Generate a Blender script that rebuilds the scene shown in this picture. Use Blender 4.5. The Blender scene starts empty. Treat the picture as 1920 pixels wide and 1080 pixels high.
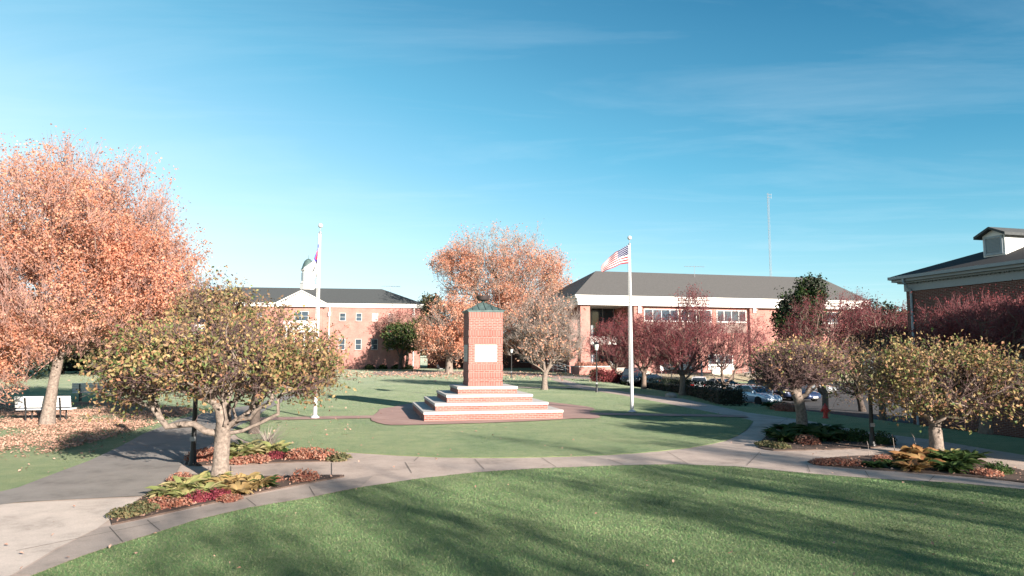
import bpy, bmesh, math, random
import numpy as np
from mathutils import Vector, Matrix
from mathutils.geometry import tessellate_polygon

random.seed(7)
SC = bpy.context.scene
COL = SC.collection
PI = math.pi
def R(a): return math.radians(a)

# ------------------------------------------------------------------ camera geometry (to survey the site)
F, PITCH, CAMH = 1270.0, R(5.45), 2.56
def ray(px, py):
    u, v = px-960.0, py-540.0
    r = R(-0.1)
    u, v = math.cos(r)*u-math.sin(r)*v, math.sin(r)*u+math.cos(r)*v
    d = (u/F, 1.0, -v/F)
    c, s = math.cos(PITCH), math.sin(PITCH)
    return np.array([d[0], d[1]*c-d[2]*s, d[1]*s+d[2]*c])
def G0(px, py):                      # level ground under an image point
    d = ray(px, py); t = -CAMH/d[2]
    return d[0]*t, d[1]*t
def D(px, py, Y):                    # the point at distance Y seen at an image point
    d = ray(px, py); t = Y/d[1]
    return d[0]*t, Y, CAMH+d[2]*t

# ------------------------------------------------------------------ terrain
def sstep(a, b, x):
    t = np.clip((x-a)/(b-a), 0, 1)
    return t*t*(3-2*t)
LY = np.array([-60., 0., 10., 20., 33., 46., 60., 90.])
LX = np.array([24., 18., 16., 14., 10.8, 8.4, 6.0, 5.0])
LIBO = np.array([8.3, 82.0]); LIBA = R(13.0)
def Z(x, y):
    x = np.asarray(x, float); y = np.asarray(y, float)
    d = x-np.interp(y, LY, LX)
    s1 = sstep(0.8, 12.0, d)
    dl = (x-LIBO[0])*math.sin(LIBA)+(LIBO[1]-y)*math.cos(LIBA)
    s2 = sstep(1.5, 17.0, dl)
    return -1.5*s1*s2
def GT(px, py):                      # terrain point under an image point
    d = ray(px, py)
    t = -CAMH/d[2]
    for _ in range(40):
        z = float(Z(d[0]*t, d[1]*t))
        t = 0.5*t+0.5*(z-CAMH)/d[2]
    return d[0]*t, d[1]*t, float(Z(d[0]*t, d[1]*t))

# ------------------------------------------------------------------ object helpers
def tag(o, label=None, cat=None, group=None, kind=None):
    if label: o['label'] = label
    if cat: o['category'] = cat
    if group: o['group'] = group
    if kind: o['kind'] = kind
    return o
def thing(name, label, cat, loc=(0, 0, 0), rz=0.0, group=None, scale=1.0):
    o = bpy.data.objects.new(name, None); COL.objects.link(o)
    o.empty_display_size = 0.2
    o.location = loc; o.rotation_euler = (0, 0, rz); o.scale = (scale,)*3
    return tag(o, label, cat, group)
def copy_tree(o, parent=None):
    c = o.copy(); COL.objects.link(c); c.parent = parent
    for ch in list(o.children): copy_tree(ch, c)
    return c
def link(name, me, parent=None):
    o = bpy.data.objects.new(name, me); COL.objects.link(o)
    if parent is not None: o.parent = parent
    return o

class MB:
    """collects shapes into one mesh"""
    def __init__(s): s.v = []; s.f = []; s.m = []
    def add(s, vs, fs, mi=0):
        b = len(s.v); s.v += [tuple(map(float, v)) for v in vs]
        for f in fs: s.f.append(tuple(i+b for i in f)); s.m.append(mi)
        return s
    def box(s, x0, x1, y0, y1, z0, z1, mi=0):
        return s.add([(x0,y0,z0),(x1,y0,z0),(x1,y1,z0),(x0,y1,z0),(x0,y0,z1),(x1,y0,z1),(x1,y1,z1),(x0,y1,z1)],
                     [(0,3,2,1),(4,5,6,7),(0,1,5,4),(1,2,6,5),(2,3,7,6),(3,0,4,7)], mi)
    def tube(s, p0, p1, r0, r1=None, n=8, mi=0):
        r1 = r0 if r1 is None else r1
        p0, p1 = Vector(p0), Vector(p1); t = (p1-p0)
        if t.length < 1e-6: return s
        t.normalize(); a = Vector((0,0,1)) if abs(t.z) < .9 else Vector((1,0,0))
        u = t.cross(a).normalized(); w = t.cross(u)
        vs = []
        for p, r in ((p0,r0),(p1,r1)):
            for k in range(n):
                an = 2*PI*k/n; vs.append(p+u*math.cos(an)*r+w*math.sin(an)*r)
        fs = [(k,(k+1)%n,n+(k+1)%n,n+k) for k in range(n)]+[tuple(range(n-1,-1,-1)), tuple(range(n,2*n))]
        return s.add(vs, fs, mi)
    def path(s, pts, r, n=6, mi=0):
        for a, b in zip(pts[:-1], pts[1:]): s.tube(a, b, r, r, n, mi)
        return s
    def lathe(s, prof, n=16, c=(0,0,0), mi=0, axis='z'):
        vs = []; fs = []
        for r, z in prof:
            for k in range(n):
                an = 2*PI*(k+.5)/n; x, y = r*math.cos(an), r*math.sin(an)
                if axis == 'z': vs.append((c[0]+x, c[1]+y, c[2]+z))
                else: vs.append((c[0]+x, c[1]+z, c[2]+y))
        m = len(prof)
        for i in range(m-1):
            for k in range(n):
                a, b = i*n+k, i*n+(k+1)%n
                fs.append((a, b, b+n, a+n) if axis == 'z' else (a, a+n, b+n, b))
        if prof[0][0] > 1e-4: fs.append(tuple(range(n-1,-1,-1)))
        if prof[-1][0] > 1e-4: fs.append(tuple(range((m-1)*n, m*n)))
        return s.add(vs, fs, mi)
    def prism(s, poly, z0, z1, mi=0):
        n = len(poly)
        vs = [(x,y,z0) for x,y in poly]+[(x,y,z1) for x,y in poly]
        fs = [tuple(range(n-1,-1,-1)), tuple(range(n,2*n))]+[(k,(k+1)%n,n+(k+1)%n,n+k) for k in range(n)]
        return s.add(vs, fs, mi)
    def build(s, name, mats, parent=None, smooth=False, bevel=0, loc=None, rz=None):
        me = bpy.data.meshes.new(name); me.from_pydata(s.v, [], s.f)
        if not isinstance(mats, (list, tuple)): mats = [mats]
        for m in mats: me.materials.append(m)
        if len(mats) > 1: me.polygons.foreach_set('material_index', s.m)
        bm = bmesh.new(); bm.from_mesh(me)
        bmesh.ops.recalc_face_normals(bm, faces=bm.faces)
        if bevel: bmesh.ops.bevel(bm, geom=list(bm.edges), offset=bevel, segments=2, affect='EDGES', profile=.5)
        bm.to_mesh(me); bm.free()
        if smooth:
            me.polygons.foreach_set('use_smooth', [True]*len(me.polygons))
            try: me.set_sharp_from_angle(angle=R(38))
            except Exception: pass
        me.update()
        o = link(name, me, parent)
        if loc: o.location = loc
        if rz: o.rotation_euler.z = rz
        return o

def mesh_np(name, V, faces, mats, smooth=False):
    """faces: list of (array (M,k), material index)"""
    me = bpy.data.meshes.new(name)
    V = np.ascontiguousarray(V, dtype=np.float32)
    me.vertices.add(len(V)); me.vertices.foreach_set('co', V.ravel())
    li, ls, mi, st = [], [], [], 0
    for Fa, m in faces:
        if len(Fa) == 0: continue
        M, k = Fa.shape
        li.append(Fa.ravel()); ls.append(st+np.arange(M)*k); mi.append(np.full(M, m)); st += M*k
    li = np.concatenate(li).astype(np.int32); ls = np.concatenate(ls).astype(np.int32); mi = np.concatenate(mi).astype(np.int32)
    me.loops.add(len(li)); me.loops.foreach_set('vertex_index', li)
    me.polygons.add(len(ls)); me.polygons.foreach_set('loop_start', ls)
    me.polygons.foreach_set('material_index', mi)
    if smooth: me.polygons.foreach_set('use_smooth', np.ones(len(ls), bool))
    for m in (mats if isinstance(mats, (list, tuple)) else [mats]): me.materials.append(m)
    me.update(calc_edges=True); me.validate()
    return me

# ------------------------------------------------------------------ materials
KA = .68                              # overall albedo of the site's surfaces
def kc(c): return [x*KA for x in c]
def new_mat(name):
    m = bpy.data.materials.new(name); m.use_nodes = True
    nt = m.node_tree; b = nt.nodes['Principled BSDF']
    return m, nt, b
def N(nt, t, **kw):
    n = nt.nodes.new(t)
    for k, v in kw.items():
        if k.startswith('i_'): n.inputs[k[2:].replace('_', ' ')].default_value = v
        else: setattr(n, k, v)
    return n
def ramp(nt, stops, fac):
    r = nt.nodes.new('ShaderNodeValToRGB'); e = r.color_ramp.elements
    while len(e) < len(stops): e.new(.5)
    for el, (p, c) in zip(e, stops): el.position = p; el.color = (c[0], c[1], c[2], 1)
    nt.links.new(fac, r.inputs[0]); return r
def mat_plain(name, c, rough=.6, var=.15, scale=6., metal=0., bump=0., spec=.35, coord='Object'):
    m, nt, b = new_mat(name)
    tc = N(nt, 'ShaderNodeTexCoord')
    no = N(nt, 'ShaderNodeTexNoise', i_Scale=scale, i_Detail=5., i_Roughness=.65)
    nt.links.new(tc.outputs[coord], no.inputs['Vector'])
    c = kc(c); r = ramp(nt, [(.3, [x*(1-var) for x in c]), (.7, [min(1, x*(1+var)) for x in c])], no.outputs['Fac'])
    nt.links.new(r.outputs[0], b.inputs['Base Color'])
    b.inputs['Roughness'].default_value = rough; b.inputs['Metallic'].default_value = metal
    b.inputs['Specular IOR Level'].default_value = spec
    if bump:
        bp = N(nt, 'ShaderNodeBump', i_Strength=bump, i_Distance=.02)
        nt.links.new(no.outputs['Fac'], bp.inputs['Height']); nt.links.new(bp.outputs[0], b.inputs['Normal'])
    return m
def mat_brick(name, c1, c2, mortar, soldier=False, bw=.215, bh=.0677, ms=.012, big=.15):
    m, nt, b = new_mat(name); c1, c2, mortar = kc(c1), kc(c2), kc(mortar)
    tc = N(nt, 'ShaderNodeTexCoord'); sx = N(nt, 'ShaderNodeSeparateXYZ')
    nt.links.new(tc.outputs['Object'], sx.inputs[0])
    ad = N(nt, 'ShaderNodeMath', operation='ADD'); nt.links.new(sx.outputs[0], ad.inputs[0]); nt.links.new(sx.outputs[1], ad.inputs[1])
    cx = N(nt, 'ShaderNodeCombineXYZ'); nt.links.new(ad.outputs[0], cx.inputs[0]); nt.links.new(sx.outputs[2], cx.inputs[1])
    bt = N(nt, 'ShaderNodeTexBrick', i_Scale=1., i_Mortar_Size=ms, i_Mortar_Smooth=.3, i_Bias=-.1, i_Brick_Width=bw, i_Row_Height=bh)
    if soldier: bt.offset = 0.0
    bt.inputs['Color1'].default_value = (*c1, 1); bt.inputs['Color2'].default_value = (*c2, 1); bt.inputs['Mortar'].default_value = (*mortar, 1)
    nt.links.new(cx.outputs[0], bt.inputs['Vector'])
    no = N(nt, 'ShaderNodeTexNoise', i_Scale=.9, i_Detail=6., i_Roughness=.6)
    nt.links.new(tc.outputs['Object'], no.inputs['Vector'])
    r = ramp(nt, [(.3, (1-big,)*3), (.7, (1+big*.5,)*3)], no.outputs['Fac'])
    mx = N(nt, 'ShaderNodeMix', data_type='RGBA', blend_type='MULTIPLY'); mx.inputs[0].default_value = 1
    nt.links.new(bt.outputs['Color'], mx.inputs[6]); nt.links.new(r.outputs[0], mx.inputs[7])
    nt.links.new(mx.outputs[2], b.inputs['Base Color'])
    b.inputs['Roughness'].default_value = .85; b.inputs['Specular IOR Level'].default_value = .2
    bp = N(nt, 'ShaderNodeBump', i_Strength=.5, i_Distance=.008); bp.invert = True
    nt.links.new(bt.outputs['Fac'], bp.inputs['Height']); nt.links.new(bp.outputs[0], b.inputs['Normal'])
    return m
def mat_leaf(name, cols, trans=.42, rough=.6):
    """one colour per leaf, picked along a ramp"""
    m, nt, b = new_mat(name)
    ge = N(nt, 'ShaderNodeNewGeometry')
    n = len(cols); cols = [[x*((.86 if 'orange' in name or 'amber' in name else .76) if 'leaf' in name else KA) for x in c] for c in cols]
    r = ramp(nt, [(i/(n-1) if n > 1 else 0, c) for i, c in enumerate(cols)], ge.outputs['Random Per Island'])
    hs = N(nt, 'ShaderNodeHueSaturation')
    nt.links.new(r.outputs[0], hs.inputs['Color'])
    no = N(nt, 'ShaderNodeTexNoise', i_Scale=.7, i_Detail=2.)
    tc = N(nt, 'ShaderNodeTexCoord'); nt.links.new(tc.outputs['Object'], no.inputs['Vector'])
    mr = N(nt, 'ShaderNodeMapRange'); mr.inputs[1].default_value = .3; mr.inputs[2].default_value = .7; mr.inputs[3].default_value = .75; mr.inputs[4].default_value = 1.25
    nt.links.new(no.outputs['Fac'], mr.inputs[0]); nt.links.new(mr.outputs[0], hs.inputs['Value'])
    if 'grass' in name: no.inputs['Scale'].default_value = .55; no.inputs['Detail'].default_value = 5.; mr.inputs[3].default_value = .62; mr.inputs[4].default_value = 1.45
    nt.links.new(hs.outputs[0], b.inputs['Base Color'])
    b.inputs['Roughness'].default_value = rough; b.inputs['Specular IOR Level'].default_value = .25
    tr = N(nt, 'ShaderNodeBsdfTranslucent'); nt.links.new(hs.outputs[0], tr.inputs['Color'])
    mix = N(nt, 'ShaderNodeMixShader'); mix.inputs[0].default_value = trans
    nt.links.new(b.outputs[0], mix.inputs[1]); nt.links.new(tr.outputs[0], mix.inputs[2])
    nt.links.new(mix.outputs[0], nt.nodes['Material Output'].inputs['Surface'])
    return m
def mat_glass(name, c=(.02,.03,.04), rough=.06):
    m, nt, b = new_mat(name)
    tc = N(nt, 'ShaderNodeTexCoord'); no = N(nt, 'ShaderNodeTexNoise', i_Scale=.35, i_Detail=3.)
    nt.links.new(tc.outputs['Object'], no.inputs['Vector'])
    r = ramp(nt, [(.35, c), (.7, [x*2.6 for x in c])], no.outputs['Fac'])
    nt.links.new(r.outputs[0], b.inputs['Base Color'])
    b.inputs['Roughness'].default_value = rough; b.inputs['Specular IOR Level'].default_value = .6
    return m
def mat_paint(name, c, rough=.22):
    m, nt, b = new_mat(name)
    tc = N(nt, 'ShaderNodeTexCoord'); no = N(nt, 'ShaderNodeTexNoise', i_Scale=40., i_Detail=3.)
    nt.links.new(tc.outputs['Object'], no.inputs['Vector'])
    r = ramp(nt, [(.3, [x*.9 for x in c]), (.7, c)], no.outputs['Fac']); nt.links.new(r.outputs[0], b.inputs['Base Color'])
    b.inputs['Metallic'].default_value = .3; b.inputs['Roughness'].default_value = rough; b.inputs['Coat Weight'].default_value = .6
    return m

def mat_grass(name, lush, dry, tuft=.5):
    m, nt, b = new_mat(name); lush, dry = kc(lush), kc(dry)
    tc = N(nt, 'ShaderNodeTexCoord')
    mp = N(nt, 'ShaderNodeMapping'); nt.links.new(tc.outputs['Object'], mp.inputs[0])
    big = N(nt, 'ShaderNodeTexNoise', i_Scale=.28, i_Detail=6., i_Roughness=.62, i_Distortion=.5)
    mid = N(nt, 'ShaderNodeTexNoise', i_Scale=2.2, i_Detail=6., i_Roughness=.7)
    fin = N(nt, 'ShaderNodeTexNoise', i_Scale=34., i_Detail=4., i_Roughness=.8)
    for n in (big, mid, fin): nt.links.new(mp.outputs[0], n.inputs['Vector'])
    a = N(nt, 'ShaderNodeMath', operation='MULTIPLY_ADD'); a.inputs[1].default_value = .55
    nt.links.new(mid.outputs['Fac'], a.inputs[0]); 
    h = N(nt, 'ShaderNodeMath', operation='MULTIPLY'); h.inputs[1].default_value = .6; nt.links.new(big.outputs['Fac'], h.inputs[0])
    nt.links.new(h.outputs[0], a.inputs[2])
    r = ramp(nt, [(.36, [x*.82 for x in lush]), (.52, [(x+y)*.5 for x, y in zip(lush, dry)]), (.68, dry)], a.outputs[0])
    r2 = ramp(nt, [(.28, (.35,)*3), (.5, (.95,)*3), (.75, (1.4,)*3)], fin.outputs['Fac'])
    mx = N(nt, 'ShaderNodeMix', data_type='RGBA', blend_type='MULTIPLY'); mx.inputs[0].default_value = tuft
    nt.links.new(r.outputs[0], mx.inputs[6]); nt.links.new(r2.outputs[0], mx.inputs[7])
    nt.links.new(mx.outputs[2], b.inputs['Base Color'])
    b.inputs['Roughness'].default_value = .9; b.inputs['Specular IOR Level'].default_value = .1
    b.inputs['Sheen Weight'].default_value = .15
    bp = N(nt, 'ShaderNodeBump', i_Strength=1.0, i_Distance=.06)
    nt.links.new(fin.outputs['Fac'], bp.inputs['Height']); nt.links.new(bp.outputs[0], b.inputs['Normal'])
    return m
def mat_concrete(name, c, scale=1.2, rough=.85):
    m, nt, b = new_mat(name); c = kc(c)
    tc = N(nt, 'ShaderNodeTexCoord')
    n1 = N(nt, 'ShaderNodeTexNoise', i_Scale=scale, i_Detail=7., i_Roughness=.7)
    n2 = N(nt, 'ShaderNodeTexNoise', i_Scale=60., i_Detail=4., i_Roughness=.75)
    for n in (n1, n2): nt.links.new(tc.outputs['Object'], n.inputs['Vector'])
    r = ramp(nt, [(.28, [x*.58 for x in c]), (.45, [x*.9 for x in c]), (.55, c), (.75, [x*1.12 for x in c])], n1.outputs['Fac'])
    r2 = ramp(nt, [(.3, (.7,)*3), (.6, (1.05,)*3)], n2.outputs['Fac'])
    mx = N(nt, 'ShaderNodeMix', data_type='RGBA', blend_type='MULTIPLY'); mx.inputs[0].default_value = .7
    nt.links.new(r.outputs[0], mx.inputs[6]); nt.links.new(r2.outputs[0], mx.inputs[7])
    nt.links.new(mx.outputs[2], b.inputs['Base Color'])
    b.inputs['Roughness'].default_value = rough; b.inputs['Specular IOR Level'].default_value = .2
    bp = N(nt, 'ShaderNodeBump', i_Strength=.4, i_Distance=.01)
    nt.links.new(n2.outputs['Fac'], bp.inputs['Height']); nt.links.new(bp.outputs[0], b.inputs['Normal'])
    return m

M = {}
M['brick'] = mat_brick('red_brick', (.31,.095,.075), (.38,.14,.115), (.40,.29,.26))
M['soldier'] = mat_brick('soldier_brick', (.30,.093,.073), (.37,.135,.11), (.40,.29,.26), True, bw=.0677, bh=.215)
M['brick_far'] = mat_brick('wall_brick', (.43,.185,.155), (.49,.225,.19), (.50,.33,.29), ms=.008, big=.22)
M['brick_shaded'] = mat_brick('shaded_wall_brick', (.13,.047,.036), (.17,.066,.05), (.24,.18,.155), ms=.011)  # the wall's deep shade is put into this darker brick colour
M['paver'] = mat_brick('clay_paver', (.44,.28,.24), (.52,.35,.30), (.36,.27,.24), bw=.2, bh=.1, ms=.008)
M['lime'] = mat_plain('limestone', (.58,.555,.52), .8, .07, 5., bump=.15)
M['plaque'] = mat_plain('limestone_plaque', (.60,.575,.52), .7, .05, 3.)
M['engrave'] = mat_plain('engraved_letter', (.36,.345,.31), .8, .05)
M['copper'] = mat_plain('weathered_copper', (.10,.155,.15), .55, .45, 4., metal=.25)
M['copper_seam'] = mat_plain('copper_seam', (.05,.08,.08), .6, .3, 6.)
M['bowl'] = mat_plain('bronze_bowl', (.13,.10,.10), .4, .25, 5., metal=.6)
M['white'] = mat_plain('white_paint', (.80,.79,.76), .5, .04, 2.)
M['pole'] = mat_plain('satin_aluminium', (.74,.74,.75), .38, .05, 3., metal=.25)
M['black'] = mat_plain('black_metal', (.015,.016,.018), .45, .2)
M['greymetal'] = mat_plain('grey_metal', (.32,.34,.36), .5, .1, metal=.3)
M['roof_slate'] = mat_plain('grey_shingle', (.075,.083,.085), .9, .22, 7., bump=.2)
M['roof_tan'] = mat_plain('taupe_shingle', (.125,.12,.115), .95, .2, 5., bump=.3)
M['roof_dark'] = mat_plain('black_shingle', (.035,.034,.036), .95, .25, 6., bump=.3)
M['glass'] = mat_glass('window_glass')
M['glass_pale'] = mat_plain('window_blind', (.42,.40,.37), .4, .12, 1.)
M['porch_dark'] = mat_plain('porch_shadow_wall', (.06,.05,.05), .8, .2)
M['concrete'] = mat_concrete('walk_concrete', (.60,.49,.42))
M['concrete2'] = mat_concrete('strip_concrete', (.47,.40,.35))
M['concrete3'] = mat_concrete('apron_concrete', (.74,.64,.56))
M['mast'] = mat_plain('mast_steel', (.40,.42,.46), .6, .1)
M['spandrel'] = mat_plain('spandrel_panel', (.26,.19,.165), .7, .12, 2.)
M['joint'] = mat_plain('joint_filler', (.14,.12,.105), .95, .1)
M['asphalt'] = mat_concrete('path_asphalt', (.33,.305,.28))
M['asphalt_lot'] = mat_concrete('lot_asphalt', (.10,.10,.105))
M['line'] = mat_plain('road_paint', (.65,.65,.62), .8, .1)
M['mulch'] = mat_concrete('bark_mulch', (.13,.092,.075), 7., .95)
M['grass'] = mat_grass('lawn_grass', (.10,.235,.065), (.32,.385,.165))
M['grass_dry'] = mat_grass('dry_bank_grass', (.24,.22,.10), (.44,.34,.19))
M['bark_grey'] = mat_plain('pale_bark', (.235,.19,.16), .95, .5, 14., bump=.9)
M['bark_brown'] = mat_plain('brown_bark', (.20,.15,.12), .95, .35, 9., bump=.7)
M['bark_dark'] = mat_plain('dark_bark', (.09,.07,.06), .95, .35, 9., bump=.6)
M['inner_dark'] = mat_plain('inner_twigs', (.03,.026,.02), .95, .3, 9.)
M['twig_purple'] = mat_plain('purple_twig', (.17,.105,.10), .85, .3, 3.)
M['twig_red'] = mat_plain('red_twig', (.19,.062,.068), .85, .35, 3.)
M['twig_grey'] = mat_plain('grey_twig', (.33,.275,.245), .85, .25, 3.)
M['twig_pink'] = mat_plain('pinkish_twig', (.42,.25,.21), .85, .25, 3.)
M['lf_orange'] = mat_leaf('orange_leaf', [(.60,.235,.14),(.72,.34,.22),(.77,.42,.295),(.65,.28,.19),(.75,.43,.27)], .55)
M['lf_orange2'] = mat_leaf('amber_leaf', [(.60,.28,.18),(.69,.37,.275),(.73,.44,.33),(.58,.40,.23),(.67,.33,.245)], .55)
M['lf_olive'] = mat_leaf('autumn_leaf', [(.10,.17,.055),(.21,.25,.085),(.40,.26,.13),(.54,.40,.19),(.50,.23,.14),(.19,.24,.075),(.31,.16,.11),(.34,.32,.12)])
M['lf_crimson'] = mat_leaf('crimson_leaf', [(.13,.02,.028),(.22,.036,.044),(.16,.04,.04),(.28,.07,.065)], .3)
M['lf_green'] = mat_leaf('green_leaf', [(.03,.07,.02),(.06,.115,.035),(.11,.14,.05),(.16,.13,.05)])
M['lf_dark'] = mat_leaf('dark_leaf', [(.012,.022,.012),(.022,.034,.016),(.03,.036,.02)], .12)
M['lf_mix'] = mat_leaf('olive_tree_leaf', [(.10,.13,.06),(.17,.17,.085),(.26,.19,.10)])
M['lf_brown'] = mat_leaf('brown_leaf', [(.22,.14,.09),(.30,.2,.12),(.2,.18,.1)])
M['lf_litter'] = mat_leaf('fallen_leaf', [(.40,.22,.16),(.50,.31,.235),(.57,.37,.285),(.45,.26,.19)], .15)
M['lf_hosta'] = mat_leaf('hosta_leaf', [(.20,.27,.09),(.36,.40,.15),(.50,.44,.19),(.56,.48,.26),(.28,.34,.12)])
M['lf_bronze'] = mat_leaf('bronze_hosta_leaf', [(.34,.24,.10),(.50,.36,.16),(.60,.42,.20),(.40,.34,.12)])
M['lf_magenta'] = mat_leaf('magenta_leaf', [(.22,.035,.06),(.32,.06,.09),(.26,.06,.06)])
M['lf_rust'] = mat_leaf('rust_leaf', [(.42,.15,.09),(.55,.24,.16),(.48,.30,.22),(.36,.11,.08)])
M['lf_blade'] = mat_leaf('grass_blade', [(.085,.215,.075),(.125,.265,.095),(.20,.31,.13),(.36,.39,.21),(.10,.24,.085)], .25, .7)
M['lf_golden'] = mat_leaf('golden_leaf', [(.46,.28,.10),(.52,.36,.15),(.44,.20,.09),(.28,.27,.09)])
M['lf_gdark'] = mat_leaf('deep_green_leaf', [(.03,.07,.02),(.06,.11,.03),(.10,.13,.045)])
M['far_woods'] = mat_leaf('far_wood_leaf', [(.22,.15,.09),(.28,.17,.10),(.16,.14,.08),(.32,.2,.12)])
M['tyre'] = mat_plain('tyre_rubber', (.02,.02,.02), .8, .1)
M['rim'] = mat_plain('alloy_rim', (.45,.46,.48), .35, .05, metal=.7)
M['carglass'] = mat_glass('car_glass', (.015,.02,.025), .04)
M['lamp_clear'] = mat_plain('headlamp_lens', (.75,.77,.8), .15, .03)
M['lamp_red'] = mat_plain('tail_lens', (.45,.02,.02), .2, .1)
M['hydrant'] = mat_plain('hydrant_red', (.55,.05,.04), .45, .12)
M['bench_white'] = mat_plain('bench_slat_white', (.78,.78,.78), .5, .05)
M['frosted'] = mat_plain('frosted_lamp_glass', (.65,.66,.64), .35, .05)
M['rock'] = mat_plain('field_rock', (.40,.34,.29), .95, .3, 4., bump=.5)
M['sign'] = mat_plain('sign_white', (.8,.8,.79), .5, .03)
M['louver'] = mat_plain('louver_paint', (.36,.41,.44), .6, .06)
M['trim_shade'] = mat_plain('shaded_white_paint', (.30,.33,.345), .55, .05, 2.)  # white trim, its shade painted in as grey-blue

# ------------------------------------------------------------------ world and sun
SUN_EL = R(17.0); SUNV = Vector((.616*math.cos(SUN_EL), -.788*math.cos(SUN_EL), math.sin(SUN_EL)))
w = bpy.data.worlds.new('World'); SC.world = w; w.use_nodes = True
nt = w.node_tree; bg = nt.nodes['Background']
sky = N(nt, 'ShaderNodeTexSky', sky_type='NISHITA'); sky.sun_disc = False
sky.sun_elevation = SUN_EL; sky.sun_rotation = math.atan2(.616, -.788)
sky.air_density = 1.0; sky.dust_density = .6; sky.ozone_density = 2.2; sky.altitude = 200
# thin cirrus lit by the sun, by direction in the sky
tcw = N(nt, 'ShaderNodeTexCoord'); sp = N(nt, 'ShaderNodeSeparateXYZ'); nt.links.new(tcw.outputs['Generated'], sp.inputs[0])
zm = N(nt, 'ShaderNodeMath', operation='MAXIMUM'); zm.inputs[1].default_value = .06; nt.links.new(sp.outputs[2], zm.inputs[0])
dx = N(nt, 'ShaderNodeMath', operation='DIVIDE'); dy = N(nt, 'ShaderNodeMath', operation='DIVIDE')
nt.links.new(sp.outputs[0], dx.inputs[0]); nt.links.new(zm.outputs[0], dx.inputs[1])
nt.links.new(sp.outputs[1], dy.inputs[0]); nt.links.new(zm.outputs[0], dy.inputs[1])
cb = N(nt, 'ShaderNodeCombineXYZ'); nt.links.new(dx.outputs[0], cb.inputs[0]); nt.links.new(dy.outputs[0], cb.inputs[1])
mpw = N(nt, 'ShaderNodeMapping'); mpw.inputs['Rotation'].default_value = (0, 0, R(-12)); mpw.inputs['Scale'].default_value = (.55, 1.5, 1)
nt.links.new(cb.outputs[0], mpw.inputs[0])
cn = N(nt, 'ShaderNodeTexNoise', i_Scale=.9, i_Detail=9., i_Roughness=.62, i_Distortion=.6); nt.links.new(mpw.outputs[0], cn.inputs['Vector'])
cr = ramp(nt, [(.48, (0,0,0)), (.95, (.24,.24,.24))], cn.outputs['Fac'])
hs = N(nt, 'ShaderNodeHueSaturation'); hs.inputs['Hue'].default_value = .492; hs.inputs['Saturation'].default_value = 1.62; hs.inputs['Value'].default_value = .74
nt.links.new(sky.outputs[0], hs.inputs['Color'])
# the air is clearest high on the right, paler towards the horizon and away to the left
def wm(op, a, b_, c=None):
    n = N(nt, 'ShaderNodeMath', operation=op)
    for i_, v_ in enumerate((a, b_, c)):
        if v_ is None: continue
        if isinstance(v_, (int, float)): n.inputs[i_].default_value = v_
        else: nt.links.new(v_, n.inputs[i_])
    return n.outputs[0]
el = wm('MULTIPLY_ADD', sp.outputs[0], .27, wm('MULTIPLY', sp.outputs[2], 1.0))
hz_ = ramp(nt, [(0.0, (.85,)*3), (.10, (.66,)*3), (.22, (.46,)*3), (.42, (.20,)*3), (.66, (0,)*3)], el)
mxh = N(nt, 'ShaderNodeMix', data_type='RGBA'); nt.links.new(hz_.outputs[0], mxh.inputs[0])
nt.links.new(hs.outputs[0], mxh.inputs[6]); hc_ = ramp(nt, [(0.0, (.70,.87,.93)), (.12, (.60,.86,.94)), (.32, (.36,.80,.93))], el); sc_ = N(nt, 'ShaderNodeVectorMath', operation='SCALE'); sc_.inputs['Scale'].default_value = 8.0
nt.links.new(hc_.outputs[0], sc_.inputs[0]); nt.links.new(sc_.outputs[0], mxh.inputs[7])
mxw = N(nt, 'ShaderNodeMix', data_type='RGBA'); nt.links.new(cr.outputs[0], mxw.inputs[0])
nt.links.new(mxh.outputs[2], mxw.inputs[6]); mxw.inputs[7].default_value = (5.2, 6.3, 6.9, 1)
nt.links.new(mxw.outputs[2], bg.inputs['Color']); bg.inputs['Strength'].default_value = .050

sl = bpy.data.lights.new('sun', 'SUN'); sl.energy = 5.0; sl.angle = R(.5); sl.color = (1.0, .89, .78)
so = bpy.data.objects.new('sun', sl); COL.objects.link(so); so.location = SUNV*60
so.rotation_euler = SUNV.to_track_quat('Z', 'Y').to_euler()

cam = bpy.data.cameras.new('camera'); cam.sensor_width = 36; cam.lens = F/1920*36; cam.clip_end = 5000; cam.clip_start = .1
co = bpy.data.objects.new('camera', cam); COL.objects.link(co)
co.matrix_world = Matrix.Translation((0, 0, CAMH)) @ Matrix.Rotation(PI/2+PITCH, 4, 'X') @ Matrix.Rotation(R(.1), 4, 'Z')
SC.camera = co
SC.view_settings.view_transform = 'Standard'; SC.view_settings.look = 'None'
SC.view_settings.exposure = 1.86; SC.view_settings.gamma = 1.0
SC.cycles.max_bounces = 6; SC.cycles.transparent_max_bounces = 4; SC.cycles.use_denoising = True
SC.cycles.sample_clamp_indirect = 4.0

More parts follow.
